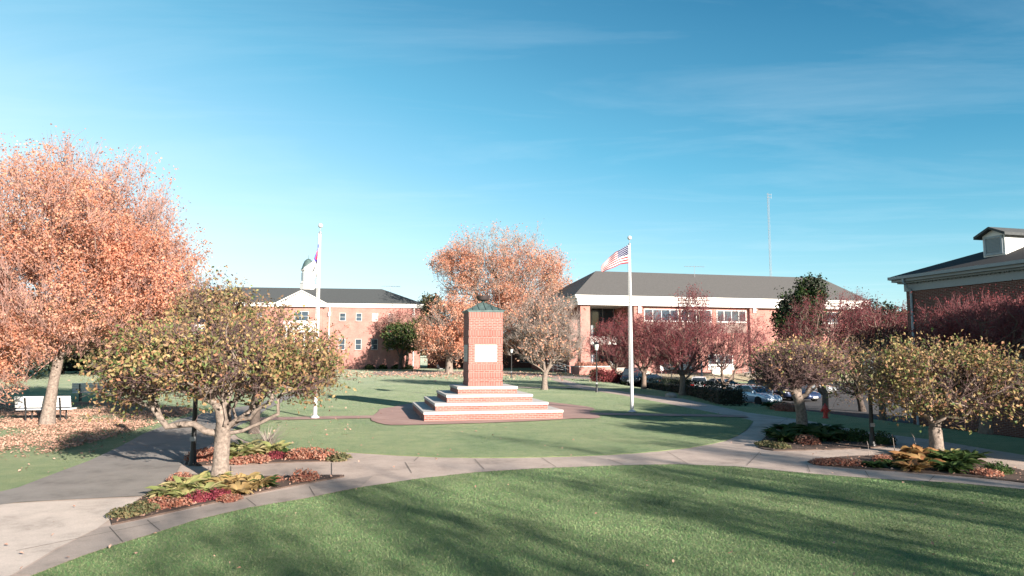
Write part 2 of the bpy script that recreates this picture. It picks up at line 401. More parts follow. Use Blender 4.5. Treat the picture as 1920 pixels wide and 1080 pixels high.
# ------------------------------------------------------------------ ground and paving
def smooth_poly(pts, it=2, closed=True):
    p = np.array(pts, float)
    for _ in range(it):
        q = np.roll(p, -1, 0) if closed else p[1:]
        a = p if closed else p[:-1]
        n = np.empty((len(a)*2, 2)); n[0::2] = a*.75+q*.25; n[1::2] = a*.25+q*.75
        if not closed: n = np.vstack([p[:1], n, p[-1:]])
        p = n
    return p
def in_poly(P, poly):
    x, y = P[:, 0], P[:, 1]; c = np.zeros(len(P), bool); n = len(poly)
    j = n-1
    for i in range(n):
        xi, yi = poly[i]; xj, yj = poly[j]
        if yi != yj:
            c ^= ((yi > y) != (yj > y)) & (x < (xj-xi)*(y-yi)/(yj-yi)+xi)
        j = i
    return c
def sheet(name, poly, z, mat, skirt=0.0, cell=1.2):
    """flat or terrain-following sheet: the outline is filled and cut finely so it follows the ground"""
    bm = bmesh.new()
    vs = [bm.verts.new((x, y, 0)) for x, y in poly]
    for tri in tessellate_polygon([[Vector((x, y, 0)) for x, y in poly]]):
        try: bm.faces.new([vs[i] for i in tri])
        except ValueError: pass
    xs = [p[0] for p in poly]; ys = [p[1] for p in poly]
    if max(xs)-min(xs) < 70 and np.min(Z(np.array(xs), np.array(ys))) < -.002:
        for ax, lo, hi in ((0, min(xs), max(xs)), (1, min(ys), max(ys))):
            t = math.floor(lo/cell)*cell+.01
            while t < hi:
                pc = [0, 0, 0]; pc[ax] = t; no = [0, 0, 0]; no[ax] = 1
                bmesh.ops.bisect_plane(bm, geom=bm.verts[:]+bm.edges[:]+bm.faces[:], plane_co=pc, plane_no=no)
                t += cell
    if skirt:
        ex = bmesh.ops.extrude_face_region(bm, geom=bm.faces[:])
        new = set(e for e in ex['geom'] if isinstance(e, bmesh.types.BMVert))
        for v in bm.verts: v.co.z = float(Z(v.co.x, v.co.y))+(z if v in new else z-skirt)
    else:
        for v in bm.verts: v.co.z = float(Z(v.co.x, v.co.y))+z
    bmesh.ops.recalc_face_normals(bm, faces=bm.faces)
    if not skirt:
        for f in bm.faces:
            if f.normal.z < 0: f.normal_flip()
    me = bpy.data.meshes.new(name); bm.to_mesh(me); bm.free(); me.materials.append(mat)
    o = link(name, me); o['kind'] = 'structure'
    return o

# one ground sheet: fine near the camera, reaching the horizon
gx = np.concatenate([[-1800,-900,-500,-300,-200,-150,-110], np.arange(-80, 80.1, 1.0), [110,150,200,300,500,900,1800]])
gy = np.concatenate([[-500,-200,-100,-60], np.arange(-40, 110.1, 1.0), [130,160,200,260,350,500,900,1600,2600]])
XX, YY = np.meshgrid(gx, gy)
V = np.stack([XX.ravel(), YY.ravel(), Z(XX, YY).ravel()], 1)
nx, ny = len(gx), len(gy)
ii = (np.arange(ny-1)[:, None]*nx+np.arange(nx-1)[None, :]).ravel()
Fq = np.stack([ii, ii+1, ii+nx+1, ii+nx], 1)
tag(link('ground', mesh_np('ground', V, [(Fq, 0)], M['grass'], True)), kind='structure')

def gp(l): return [G0(*p) for p in l]
LAWN_EDGE = [(60,1080),(150,1045),(200,1028),(295,999),(370,975),(465,953),(568,936),(677,914),(785,898),(893,886),(1002,879),(1164,873),(1272,871),(1381,875),(1481,885),(1562,892),(1671,900),(1779,905),(1920,918),(2100,936)]
# everything paved in concrete, one sheet; beds and the inner lawn lie on it
concrete_out = gp(LAWN_EDGE)
D_UP = [(2100,884),(1920,854),(1747,825),(1617,809),(1508,788),(1400,773.5),(1281,748),(1194,738.5),(1100,723.5),(1049,709.5)]
C_LOW = [(1031,711),(1060,721),(1082,728),(1147,738),(1225,752.5),(1319,771),(1392,785)]
INNER_R = [(1413,790),(1406,800),(1397,809),(1380,819),(1354,830),(1272,844),(1164,853),(1056,857.5),(920,860),(785,857.5),(650,849),(525,841),(470,832),(440,818),(437,803)]
walk_poly = concrete_out+gp(D_UP)+gp(C_LOW)+gp(INNER_R[:1])+gp([(1397,809),(1354,826),(1272,840),(1164,849),(1056,853),(920,856),(785,853),(650,845),(525,838),(470,829),(440,815)])+gp([(380,840),(345,862),(329,891),(300,912),(265,931),(130,937),(35,943),(-200,950),(-200,1120),(60,1120)])
sheet('walkway', walk_poly, .008, M['concrete'])
# asphalt path on the left, running back past the bench
asph = gp([(35,943),(265,931),(300,912),(329,891),(345,862),(380,842),(437,812),(470,790),(500,768),(560,740),(560,734),(470,760),(400,772),(337,786),(312,797),(271,813),(229,836),(167,865),(100,890),(35,915),(-120,952),(-120,965)])
sheet('asphalt_path', asph, .016, M['asphalt'])
sheet('driveway', gp([(-200,955),(35,945),(262,934),(205,975),(182,992),(105,1030),(25,1078),(-200,1200)]), .012, M['concrete3'])
# narrower strip along the front lawn, a shade greyer
strip = gp(LAWN_EDGE[:8])+gp([(700,893),(591,910),(496,926),(402,946),(276,975),(186,991),(110,1030),(30,1078)])
sheet('path', strip, .013, M['concrete2'])
# inner lawn, its edge slightly above the walk
inner = gp(INNER_R)+gp([(470,790),(500,776),(560,757),(640,733),(720,723),(800,722),(900,722),(1000,722),(1060,729),(1082,731)])+gp(C_LOW[3:])
INNER = smooth_poly(inner, 1)
sheet('lawn', INNER, .022, M['grass'], skirt=.012)
# brick paving round the monument and the brick path through the flagpoles
MROT = R(12.75); MC = np.array([-1.22, 28.45])
def mloc(a, b): return (MC[0]+a*math.cos(MROT)-b*math.sin(MROT), MC[1]+a*math.sin(MROT)+b*math.cos(MROT))
pl = 3.72
plaza = [mloc(a, b) for a, b in ((-pl-.9,-pl+.5),(-pl+.2,-pl+.5),(-pl+.6,-pl+.1),(-pl+.6,-pl-.0),(pl-.6,-pl),(pl-.6,-pl+.5),(pl,-pl+.9),(pl+1.0,-pl+1.0),(pl+1.3,-1.0),(pl+.6,-.7),(pl+.6,1.0),(pl+.1,pl-.6),(-pl+.4,pl-.6),(-pl-.2,1.3),(-pl-.9,.9))]
def band(p0, p1, w):
    p0, p1 = np.array(p0), np.array(p1); d = (p1-p0)/np.linalg.norm(p1-p0); n = np.array([-d[1], d[0]])*w/2
    return [tuple(p0-n), tuple(p1-n), tuple(p1+n), tuple(p0+n)]
PL, PR = np.array([-7.61, 26.55]), np.array([5.14, 29.3])
q = [G0(*p) for p in ((690,788),(716,797.5),(740,799.5),(830,797.5),(940,794),(1040,789.5),(1080,786),(1117,787),(1130,783),(1100,776),(1120,768),(1090,762),(1000,752),(880,748),(770,757),(742,764),(712,768),(709,774))]
q = smooth_poly(q, 1)
PLAZA = q
sheet('brick_pavement', q, .046, M['paver'])
pdir = (PR-PL)/np.linalg.norm(PR-PL)
bl = band(PL-pdir*3.0, (-4.55, 27.2), 1.15); br_ = band((2.3, 28.7), G0(1400, 782), 1.0)
sheet('brick_path', bl, .043, M['paver']); sheet('brick_path', br_, .042, M['paver'])

# flower beds
BED_A = smooth_poly(gp([(186,991),(260,940),(304,909),(335,891),(370,893),(430,896),(520,895),(600,893),(660,893),(600,903),(500,922),(402,944),(276,972)]), 1)
BED_B = smooth_poly(gp([(345,876),(352,862),(372,850),(420,838),(470,838),(520,846),(560,852),(620,855),(656,864),(600,867),(544,868),(433,873)]), 1)
BED_C = smooth_poly(gp([(1443,814),(1416,838),(1440,846),(1480,846),(1590,843),(1650,840),(1690,833),(1636,820),(1562,805),(1481,795)]), 1)
BED_D = smooth_poly(gp([(1505,869),(1540,862),(1590,857),(1640,856),(1687,849),(1750,853),(1806,861),(1920,884),(2050,910),(2050,925),(1920,906),(1806,894),(1671,884),(1590,879)]), 1)
for b_ in (BED_A, BED_B, BED_C, BED_D): sheet('bed_ground', b_, .034, M['mulch'], skirt=.03)
AXO, AXR = np.array([18.7, 32.0]), R(14.3)
def at_annex(a, b): return (AXO[0]+a*math.cos(AXR)-b*math.sin(AXR), AXO[1]+a*math.sin(AXR)+b*math.cos(AXR))
sheet('bed_ground', [at_annex(*p) for p in ((-.02,1.5),(-2.6,1.3),(-3.6,-2),(-3.9,-7),(-3.7,-12),(-3.9,-18),(-3.6,-24),(-.02,-24))], .02, M['mulch'], cell=1.0)
# joints of the concrete walk
jm = MB()
for a, b in (((760,868),(772,888)),((785,857.5),(776,866)),((890,862),(908,881)),((1015,859),(1043,877)),((1140,862),(1168,872)),((1251,848),(1290,871)),((622,869),(622,898)),((1425,848),(1400,874)),
             ((1519,887),(1513,872)),((1630,897),(1622,884)),((1742,903),(1752,893)),((1440,846),(1560,852)),((433,897),(433,875)),((300,997),(276,977)),((480,950),(462,936)),((590,931),(580,914)),((230,1018),(205,990)),((30,1035),(300,980)),
             ((1480,783),(1455,797)),((1600,806),(1575,806)),((1700,820),(1668,824)),((1820,838),(1780,848))):
    p, q2 = np.array(G0(*a)), np.array(G0(*b)); bb = band(p, q2, .013)
    jm.add([(x, y, .018+float(Z(x, y))) for x, y in bb], [(0,1,2,3)])
tag(jm.build('walkway_joints', M['joint']), kind='structure')
# a cross path behind the monument and one in front of the library
sheet('path', gp([(971,728.5),(1082,728.5),(1082,726.5),(971,726)]), .038, M['concrete'])
sheet('forecourt_path', gp([(700,703),(948,701.5),(1045,709.5),(1190,712),(1180,705),(1060,704.5),(948,696),(700,697)]), .012, M['concrete2'])
# parking lot, sunk below the lawns
LOT = [(12.8,50),(16,40.5),(24,40),(60,46),(60,84),(40,79),(22,75.5),(12.3,72.5),(11,62)]
sheet('parking_lot', LOT, .02, M['asphalt_lot'], cell=1.0)
sheet('kerb', [(17,37.6),(26,37.0),(26,37.2),(17,37.85)], .12, M['concrete2'], skirt=.12, cell=1.0)
bank = [(12.5,73.4),(22,76.3),(40,80),(48,82.5),(46.5,90.4),(9,81.5)]
sheet('bank_ground', bank, .015, M['grass_dry'], cell=1.0)

# ------------------------------------------------------------------ monument
mon = thing('brick_monument', 'stepped red brick monument with stone plaque, green metal roof and bronze bowl', 'monument', (MC[0], MC[1], 0), MROT)
z0 = 0.0
for w_, zt in ((5.37,.369),(4.44,.64),(3.45,.925),(2.45,1.21)):
    h = w_/2
    st = MB().box(-h+.03, h-.03, -h+.03, h-.03, z0, zt-.1).build('step', M['brick'], mon)
    cp = MB().box(-h, h, -h, h, zt-.1, zt).build('coping', M['lime'], st, bevel=.012)
    z0 = zt
sh = MB(); H = 1.425/2; zb = 1.21; SH = 3.0
zz = [0,.15,.33,.54,.66,.86]      # from the bottom: soldier, running, soldier, running, soldier, running ...
bands = [(0,.155,1),(.155,.335,0),(.335,.545,1),(.545,.655,0),(.655,.865,1),(.865,1.72,0),(1.72,1.93,1),(1.93,2.04,0),(2.04,2.255,1),(2.255,2.785,0),(2.785,3.0,1)]
M['soldier'].node_tree.nodes['Brick Texture'].inputs['Row Height'].default_value = 9.0
for a, b, s in bands:
    e = H if s else H-.014
    sh.box(-e, e, -e, e, zb+a, zb+b, s)
shaft = sh.build('shaft', [M['brick'], M['soldier']], mon)
for face in (0, 1):
    pm = MB(); e = H-.014
    if face == 0: pm.box(-.46, .46, -e-.03, -e+.01, zb+.98, zb+1.67)
    else: pm.box(-e-.03, -e+.01, -.46, .46, zb+.98, zb+1.67)
    pq = pm.build('plaque', M['plaque'], mon, bevel=.006)
    em = MB(); rr = random.Random(face)
    for zc, x0, x1, hh in ((1.45,-.27,.30,.035),(1.36,-.30,.27,.035),(1.235,.02,.19,.022),(1.12,-.14,.02,.022)):
        x = x0
        while x < x1:
            wd = rr.uniform(.012, .03)
            if rr.random() < .84:
                if face == 0: em.box(x, x+wd, -e-.0315, -e-.029, zb+zc-hh/2, zb+zc+hh/2)
                else: em.box(-e-.0315, -e-.029, x, x+wd, zb+zc-hh/2, zb+zc+hh/2)
            x += wd+.012
    if face == 0: em.box(-.36, .36, -e-.0302, -e-.0285, zb+1.06, zb+1.54, 1)
    else: em.box(-e-.0302, -e-.0285, -.36, .36, zb+1.06, zb+1.54, 1)
    em.build('inscription', [M['engrave'], M['plaque']], pq)
# pyramidal standing-seam roof, slightly bell-cast
rf = MB(); e = H+.07; ze = zb+SH
rf.box(-H-.02, H+.02, -H-.02, H+.02, ze, ze+.05)
prof = [(e, ze+.05), (e, ze+.07), (e*.55, ze+.235), (e*.22, ze+.375), (.10, ze+.42)]
vs = []; fs = []
for r_, z_ in prof: vs += [(-r_,-r_,z_),(r_,-r_,z_),(r_,r_,z_),(-r_,r_,z_)]
for i in range(len(prof)-1):
    for k in range(4): fs.append((i*4+k, i*4+(k+1)%4, i*4+4+(k+1)%4, i*4+4+k))
fs += [(3,2,1,0), tuple(range(len(vs)-4, len(vs)))]
rf.add(vs, fs)
roof = rf.build('roof', M['copper'], mon)
sm = MB()
def roof_z(r):
    pr = [(p[0], p[1]) for p in prof[1:]][::-1]
    return float(np.interp(r, [p[0] for p in pr], [p[1] for p in pr]))
for k in range(4):
    c, s = math.cos(k*PI/2), math.sin(k*PI/2)
    for u in (-.55,-.28,0,.28,.55):
        rr_ = [e, e*.75, e*.55, e*.38, e*.25, .12]
        pts = []
        for r_ in rr_:
            if r_ < abs(u)*1.0+.02: break
            x, y = u, -r_
            pts.append((c*x-s*y, s*x+c*y, roof_z(r_)+.012))
        if pts and pts[-1]:
            pts.append((c*u+s*abs(u), s*u-c*abs(u), roof_z(abs(u))+.012)) if abs(u) > .1 else None
        sm.path(pts, .014, 5)
    sm.path([(c*r_+s*r_, s*r_-c*r_, roof_z(r_)+.008) for r_ in (e, e*.55, e*.22, .1)], .018, 5)
sm.build('standing_seam', M['copper_seam'], roof)
MB().lathe([(.12,.53),(.09,.56),(.06,.585),(.08,.64),(.13,.66)], 14, (0,0,ze-.12)).build('bowl_stem', M['copper_seam'], mon, smooth=True)
MB().lathe([(.02,.655),(.16,.66),(.245,.69),(.275,.74),(.283,.80),(.30,.83),(.305,.86),(.27,.86),(.25,.80),(.05,.74)], 28, (0,0,ze-.14)).build('fire_bowl', M['bowl'], mon, smooth=True)

# ------------------------------------------------------------------ flagpoles and flags
def flagpole(x, y, label):
    t = thing('flagpole', label, 'flagpole', (x, y, .045), 0, 'flagpoles beside the monument')
    MB().lathe([(.17,0),(.17,.03),(.12,.06),(.085,.10)], 16).build('base_collar', M['pole'], t, smooth=True)
    MB().lathe([(.074,.05),(.074,2.2),(.055,4.8),(.036,7.15),(.036,7.2)], 14).build('pole', M['pole'], t, smooth=True)
    MB().lathe([(.05,7.2),(.06,7.23),(.05,7.28),(.02,7.30),(.012,7.31),(.012,7.48)], 12).build('truck', M['greymetal'], t, smooth=True)
    MB().lathe([(.001,7.43)]+[(.095*math.sin(a*PI/8), 7.525-.095*math.cos(a*PI/8)) for a in range(1, 8)]+[(.001,7.62)], 16).build('finial_ball', M['pole'], t, smooth=True)
    MB().path([(-.09,-.02,1.3),(-.075,-.02,4.2),(-.06,-.02,7.22)], .008, 4).path([(-.12,.01,1.3),(-.085,.01,7.22)], .006, 4).build('halyard', M['white'], t)
    cl = MB().box(-.10,-.07,-.02,.02,1.22,1.38).build('cleat', M['greymetal'], t)
    return t
flagpole(PL[0], PL[1], 'white flagpole left of the monument, flying the white flag')
flagpole(PR[0], PR[1], 'white flagpole right of the monument, flying the striped flag')

def mat_flag(kind):
    m, nt, b = new_mat('flag_'+kind); L = nt.links.new
    uv = N(nt, 'ShaderNodeUVMap'); s = N(nt, 'ShaderNodeSeparateXYZ'); L(uv.outputs[0], s.inputs[0])
    def mt(op, a, c=None, d=None):
        n = N(nt, 'ShaderNodeMath', operation=op)
        for i, v in enumerate((a, c, d)):
            if v is None: continue
            if isinstance(v, (int, float)): n.inputs[i].default_value = v
            else: L(v, n.inputs[i])
        return n.outputs[0]
    def mixc(f, a, c):
        n = N(nt, 'ShaderNodeMix', data_type='RGBA'); L(f, n.inputs[0])
        for i, v in ((6, a), (7, c)):
            if isinstance(v, tuple): n.inputs[i].default_value = (*v, 1)
            else: L(v, n.inputs[i])
        return n.outputs[2]
    U, Vv = s.outputs[0], s.outputs[1]
    if kind == 'striped':
        st = mt('MODULO', mt('FLOOR', mt('MULTIPLY', Vv, 13)), 2)
        col = mixc(st, (.40,.012,.03), (.60,.58,.575))
        can = mt('MULTIPLY', mt('LESS_THAN', U, .4), mt('GREATER_THAN', Vv, 6/13))
        a = mt('MULTIPLY', U, 11/.4); c = mt('MULTIPLY', mt('SUBTRACT', Vv, 6/13), 9*13/7)
        odd = mt('MODULO', mt('ADD', mt('FLOOR', a), mt('FLOOR', c)), 2)
        fa = mt('SUBTRACT', mt('FRACT', a), .5); fc = mt('SUBTRACT', mt('FRACT', c), .5)
        dd = mt('SQRT', mt('ADD', mt('MULTIPLY', fa, fa), mt('MULTIPLY', fc, fc)))
        star = mt('MULTIPLY', mt('LESS_THAN', dd, .27), mt('SUBTRACT', 1, odd))
        cc = mixc(star, (.012,.016,.07), (.75,.75,.76))
        col = mixc(can, col, cc)
    else:
        can = mt('MULTIPLY', mt('LESS_THAN', U, .42), mt('GREATER_THAN', Vv, .48))
        a = mt('DIVIDE', U, .42); c = mt('DIVIDE', mt('SUBTRACT', Vv, .48), .52)
        ver = mt('MULTIPLY', mt('LESS_THAN', mt('ABSOLUTE', mt('SUBTRACT', a, .5)), .1), mt('LESS_THAN', mt('ABSOLUTE', mt('SUBTRACT', c, .5)), .38))
        hor = mt('MULTIPLY', mt('LESS_THAN', mt('ABSOLUTE', mt('SUBTRACT', c, .62)), .09), mt('LESS_THAN', mt('ABSOLUTE', mt('SUBTRACT', a, .5)), .33))
        cc = mixc(mt('MAXIMUM', ver, hor), (.06,.05,.28), (.55,.04,.08))
        col = mixc(can, (.80,.79,.77), cc)
    L(col, b.inputs['Base Color']); b.inputs['Roughness'].default_value = .8
    tr = N(nt, 'ShaderNodeBsdfTranslucent'); L(col, tr.inputs['Color'])
    mix = N(nt, 'ShaderNodeMixShader'); mix.inputs[0].default_value = .15
    L(b.outputs[0], mix.inputs[1]); L(tr.outputs[0], mix.inputs[2]); L(mix.outputs[0], nt.nodes['Material Output'].inputs['Surface'])
    return m
def flag(name, fn, mat, loc, label):
    nu, nv = 48, 26; vs = []; uvs = []
    for j in range(nv+1):
        for i in range(nu+1):
            u, v = i/nu, j/nv; vs.append(fn(u, v)); uvs.append((u, v))
    fs = [(j*(nu+1)+i, j*(nu+1)+i+1, (j+1)*(nu+1)+i+1, (j+1)*(nu+1)+i) for j in range(nv) for i in range(nu)]
    me = bpy.data.meshes.new(name); me.from_pydata(vs, [], fs); uvl = me.uv_layers.new(name='UVMap')
    for lp in me.loops: uvl.data[lp.index].uv = uvs[lp.vertex_index]
    me.polygons.foreach_set('use_smooth', [True]*len(fs)); me.materials.append(mat)
    o = link(name, me); o.location = loc
    sf = o.modifiers.new('cloth', 'SOLIDIFY'); sf.thickness = .004
    return tag(o, label, 'flag', 'flags on the flagpoles')
def lerp(xs, ys, u): return float(np.interp(u, xs, ys))
def usf(u, v):
    top = lerp([0,.12,.3,.5,.7,.87,1], [0,-.08,-.21,-.34,-.53,-.72,-.86], u)
    bot = lerp([0,.12,.3,.5,.7,.87,1], [-.82,-.83,-.85,-.97,-1.06,-1.13,-1.18], u)
    x = -1.14*(u**.96)-.05*math.sin(PI*v)*u
    z = bot+(top-bot)*v
    y = .07*math.sin(7.5*u+2.6*v)*min(1, u*3)+.16*u*(1-v*.5)+.025*math.sin(15*u-3*v)*u
    return (x, y, z)
flag('flag', usf, mat_flag('striped'), (PR[0]-.06, PR[1]-.02, 7.26), 'red and white striped flag with starry blue corner, blowing left')
def chf(u, v):
    tx = lerp([0,.25,.5,.75,1], [0,-.05,-.16,-.36,-.56], u); tz = lerp([0,.25,.5,.75,1], [0,-.36,-.68,-.80,-.92], u)
    bx = lerp([0,.25,.5,.75,1], [0,-.02,-.10,-.22,-.34], u); bz = lerp([0,.25,.5,.75,1], [-.92,-1.12,-1.34,-1.46,-1.50], u)
    k = v+.12*math.sin(v*PI*2+u*2)
    return (bx+(tx-bx)*k-.05*math.sin(v*9)*u, .11*math.sin(v*11+u*3)*min(1, u*3)+.10*u, bz+(tz-bz)*v)
flag('flag', chf, mat_flag('white'), (PL[0]-.05, PL[1]-.02, 6.86), 'limp white flag with a red cross on its dark blue corner')

# ------------------------------------------------------------------ buildings
def facade(O, rz):
    O = np.array(O, float); dxv = np.array([math.cos(rz), math.sin(rz)]); nv = np.array([-math.sin(rz), math.cos(rz)])
    def fn(px, py, dep=0.0):
        d = ray(px, py); P = O[:2]+nv*dep
        t = (P@nv)/(d[:2]@nv); h = d[:2]*t
        return float((h-P)@dxv), float(CAMH+d[2]*t)
    return fn
def window(parent, x0, x1, z0, z1, cols=1, rows=2, y=0.0, fw=.045, mf='white', mg='glass', axis='x', sill=None, name='window'):
    """frame proud of the wall, its panes a sub-part"""
    f = MB(); d0, d1 = y-.05, y+.02
    def bx(m, a0, a1, b0, b1, dd0, dd1):
        if axis == 'x': m.box(a0, a1, dd0, dd1, b0, b1)
        else: m.box(dd0, dd1, a0, a1, b0, b1)
    bx(f, x0, x1, z0, z0+fw, d0, d1); bx(f, x0, x1, z1-fw, z1, d0, d1)
    bx(f, x0, x0+fw, z0+fw, z1-fw, d0, d1); bx(f, x1-fw, x1, z0+fw, z1-fw, d0, d1)
    for i in range(1, cols):
        c = x0+(x1-x0)*i/cols; bx(f, c-fw*.4, c+fw*.4, z0+fw, z1-fw, d0+.008, d1)
    for i in range(1, rows):
        c = z0+(z1-z0)*i/rows; bx(f, x0+fw, x1-fw, c-fw*.35, c+fw*.35, d0+.012, d1)
    o = f.build(name, M[mf], parent)
    g = MB(); bx(g, x0+fw*.5, x1-fw*.5, z0+fw*.5, z1-fw*.5, y-.02, y-.01); g.build('pane', M[mg], o)
    if sill:
        s = MB(); bx(s, x0-.06, x1+.06, z0-.09, z0-.004, y-.09, y+.02); s.build('sill', M[sill], o)
    return o
def slab_roof(name, pts, thick, mat, parent):
    pass
def hip_roof(x0, x1, y0, y1, rx0, rx1, ry, ze, zr, name, mat, parent, th=.06, axis='x'):
    b = [(x0,y0),(x1,y0),(x1,y1),(x0,y1)]
    vs = [(x,y,ze) for x,y in b]+([(rx0,ry,zr),(rx1,ry,zr)] if axis == 'x' else [(ry,rx0,zr),(ry,rx1,zr)])
    if axis == 'x': fs = [(0,1,5,4),(1,2,5),(2,3,4,5),(3,0,4),(0,3,2,1)]
    else: fs = [(0,1,4),(1,2,5,4),(2,3,5),(3,0,4,5),(0,3,2,1)]
    return MB().add(vs, fs).build(name, M[mat], parent)

# --- left brick hall
BLO = (-14.27, 105.6); BLR = R(7.5); fl = facade(BLO, BLR)
hall = thing('brick_hall', 'two storey red brick hall with white gable, cupola and dark grey roof', 'building', (*BLO, 0), BLR)
LW, DP, EZ = 36.0, 14.0, 9.45
wall = MB().box(-LW, 0, 0, DP, -.3, EZ).build('wall', M['brick_far'], hall)
corn = MB().box(-LW-.25, .25, -.25, DP+.25, EZ, EZ+.35).box(-LW-.5, .5, -.5, DP+.5, EZ+.35, EZ+.62).build('cornice', M['white'], hall)
RZ = 13.0
hip_roof(-LW-.6, .6, -.6, DP+.6, -LW+6.6, -6.4, DP/2, EZ+.62, RZ, 'roof', 'roof_slate', hall)
cx_ = -17.9                                   # middle of the entrance bay
bay = MB().box(cx_-3.1, cx_+3.1, -.35, .02, -.3, EZ-.01).build('entrance_bay', M['brick_far'], hall)
gx0, gx1, gz0, gz1 = cx_-3.45, cx_+3.45, EZ-.02, EZ+2.25
pd = MB()
pd.add([(gx0,-.75,gz0+.45),(gx1,-.75,gz0+.45),(cx_,-.75,gz1),(gx0,5.5,gz0+.45),(gx1,5.5,gz0+.45),(cx_,5.5,gz1)], [(0,1,2),(3,5,4),(0,2,5,3),(1,4,5,2),(0,3,4,1)])
pd.box(gx0-.15, gx1+.15, -.9, -.3, gz0, gz0+.45)
ped = pd.build('pediment', M['white'], hall)
rk = MB()
for sgn in (-1, 1):
    xa = cx_+sgn*3.75
    rk.add([(xa,-.95,gz0+.42),(cx_,-.95,gz1+.10),(cx_,-.95,gz1+.28),(xa,-.95,gz0+.60),(xa,-.70,gz0+.42),(cx_,-.70,gz1+.10),(cx_,-.70,gz1+.28),(xa,-.70,gz0+.60)], [(0,1,2,3),(4,7,6,5),(0,4,5,1),(3,2,6,7),(0,3,7,4),(1,5,6,2)])
rk.build('raking_trim', M['white'], ped)
gr = MB()
for sgn in (-1, 1):
    gr.add([(cx_+sgn*3.75,-.98,gz0+.605),(cx_,-.98,gz1+.285),(cx_,5.6,gz1+.285),(cx_+sgn*3.75,5.6,gz0+.605),(cx_+sgn*3.75,-.98,gz0+.66),(cx_,-.98,gz1+.34),(cx_,5.6,gz1+.34),(cx_+sgn*3.75,5.6,gz0+.66)], [(0,1,2,3),(4,7,6,5),(0,4,5,1),(3,2,6,7),(0,3,7,4),(1,5,6,2)])
gr.build('gable_roof', M['roof_slate'], ped)
rw = MB().lathe([(.50,-.78),(.50,-.80),(.62,-.80),(.62,-.74)], 24, (cx_, 0, gz0+1.05), axis='y').build('round_window', M['white'], ped)
MB().lathe([(.001,-.79),(.49,-.79),(.49,-.76),(.001,-.76)], 24, (cx_, 0, gz0+1.05), axis='y').build('pane', M['glass_pale'], rw)
for dxw in (6.05, 8.5, 10.95, 13.4):
    for sgn in (1, -1):
        xc = cx_+sgn*dxw
        if xc < -LW+1: continue
        window(hall, xc-.44, xc+.44, 7.35, 8.58, 1, 2, sill='brick_far', mg='glass_pale' if (dxw, sgn) in ((10.95,1),) else 'glass')
        window(hall, xc-.46, xc+.46, 2.95, 4.6, 1, 2, sill='brick_far')
window(hall, cx_-1.0, cx_+1.0, 7.3, 8.75, 2, 2, y=-.36)
# balcony over the entrance
po = MB().box(cx_-2.2, cx_+2.2, -2.3, -.36, 5.55, 6.25).box(cx_-2.4, cx_+2.4, -2.5, -.36, 6.25, 6.42).build('portico_roof', M['white'], hall)
rl = MB()
rl.box(cx_-2.2, cx_+2.2, -2.32, -2.24, 7.1, 7.18).box(cx_-2.2, cx_+2.2, -2.32, -2.24, 6.5, 6.56)
for i in range(29): x = cx_-2.18+i*4.36/28; rl.box(x-.03, x+.03, -2.3, -2.26, 6.56, 7.1)
for x in (cx_-2.2, cx_, cx_+2.2): rl.box(x-.09, x+.09, -2.37, -2.19, 6.42, 7.25)
rl.build('balcony_railing', M['white'], hall)
for x in (cx_-1.9, cx_-.75, cx_+.75, cx_+1.9):
    MB().lathe([(.24,0),(.24,.12),(.17,.2),(.15,5.3),(.22,5.45),(.22,5.55)], 14, (x, -2.0, 0)).build('column', M['white'], hall, smooth=True)
MB().box(cx_-.95, cx_+.95, -.42, -.36, 0, 2.6).build('door', M['white'], hall)
for pxx in (616.7, 775.4):
    a, _ = fl(pxx, 640)
    MB().box(a-.07, a+.07, -.2, -.06, 0, EZ-1.3).box(a-.2, a+.2, -.3, -.03, EZ-1.35, EZ-.75).box(a-.07, a+.07, -.2, -.06, EZ-.75, EZ).build('downspout', M['white'], hall)
# cupola
ccx, ccy, cz = cx_-.45, DP/2, RZ-.3
cu = MB().lathe([(1.25,0),(1.25,1.0),(1.32,1.05),(1.05,1.15),(1.02,3.0),(1.2,3.1),(1.22,3.3)], 8, (ccx, ccy, cz)).build('cupola', M['white'], hall)
MB().lathe([(1.2,3.3),(1.02,3.55),(.85,4.2),(.62,4.75),(.3,5.05),(.05,5.15),(.04,5.7)], 16, (ccx, ccy, cz)).build('cupola_dome', M['copper'], cu, smooth=True)
for k in range(8):
    an = PI/4*k+PI/8-PI/2-PI/8
    x, y = ccx+math.cos(an)*.985, ccy+math.sin(an)*.985
    m_ = MB().box(-.22,.22,-.03,.03,1.5,2.8); o = m_.build('louver', M['louver'], cu); o.location = (x, y, cz); o.rotation_euler.z = an+PI/2
def aerial(px, py, Y, label, sc=1.0, parent_z=None):
    x, y, z = D(px, py, Y)
    t = thing('rooftop_antenna', label, 'antenna', (x, y, z))
    MB().tube((0,0,-2.6*sc), (0,0,.15*sc), .03*sc, n=6).build('mast', M['greymetal'], t)
    b = MB().tube((-1.6*sc,0,.05*sc), (1.6*sc,0,-.05*sc), .03*sc, n=5)
    for k in range(8):
        xx = -1.5*sc+k*.42*sc; b.tube((xx,-.5*sc,.04*sc), (xx,.5*sc,.04*sc), .014*sc, n=4)
    b.build('boom', M['greymetal'], t); return t
aerial(733, 537, 112.5, 'thin rooftop antenna on the ridge of the hall with the cupola')

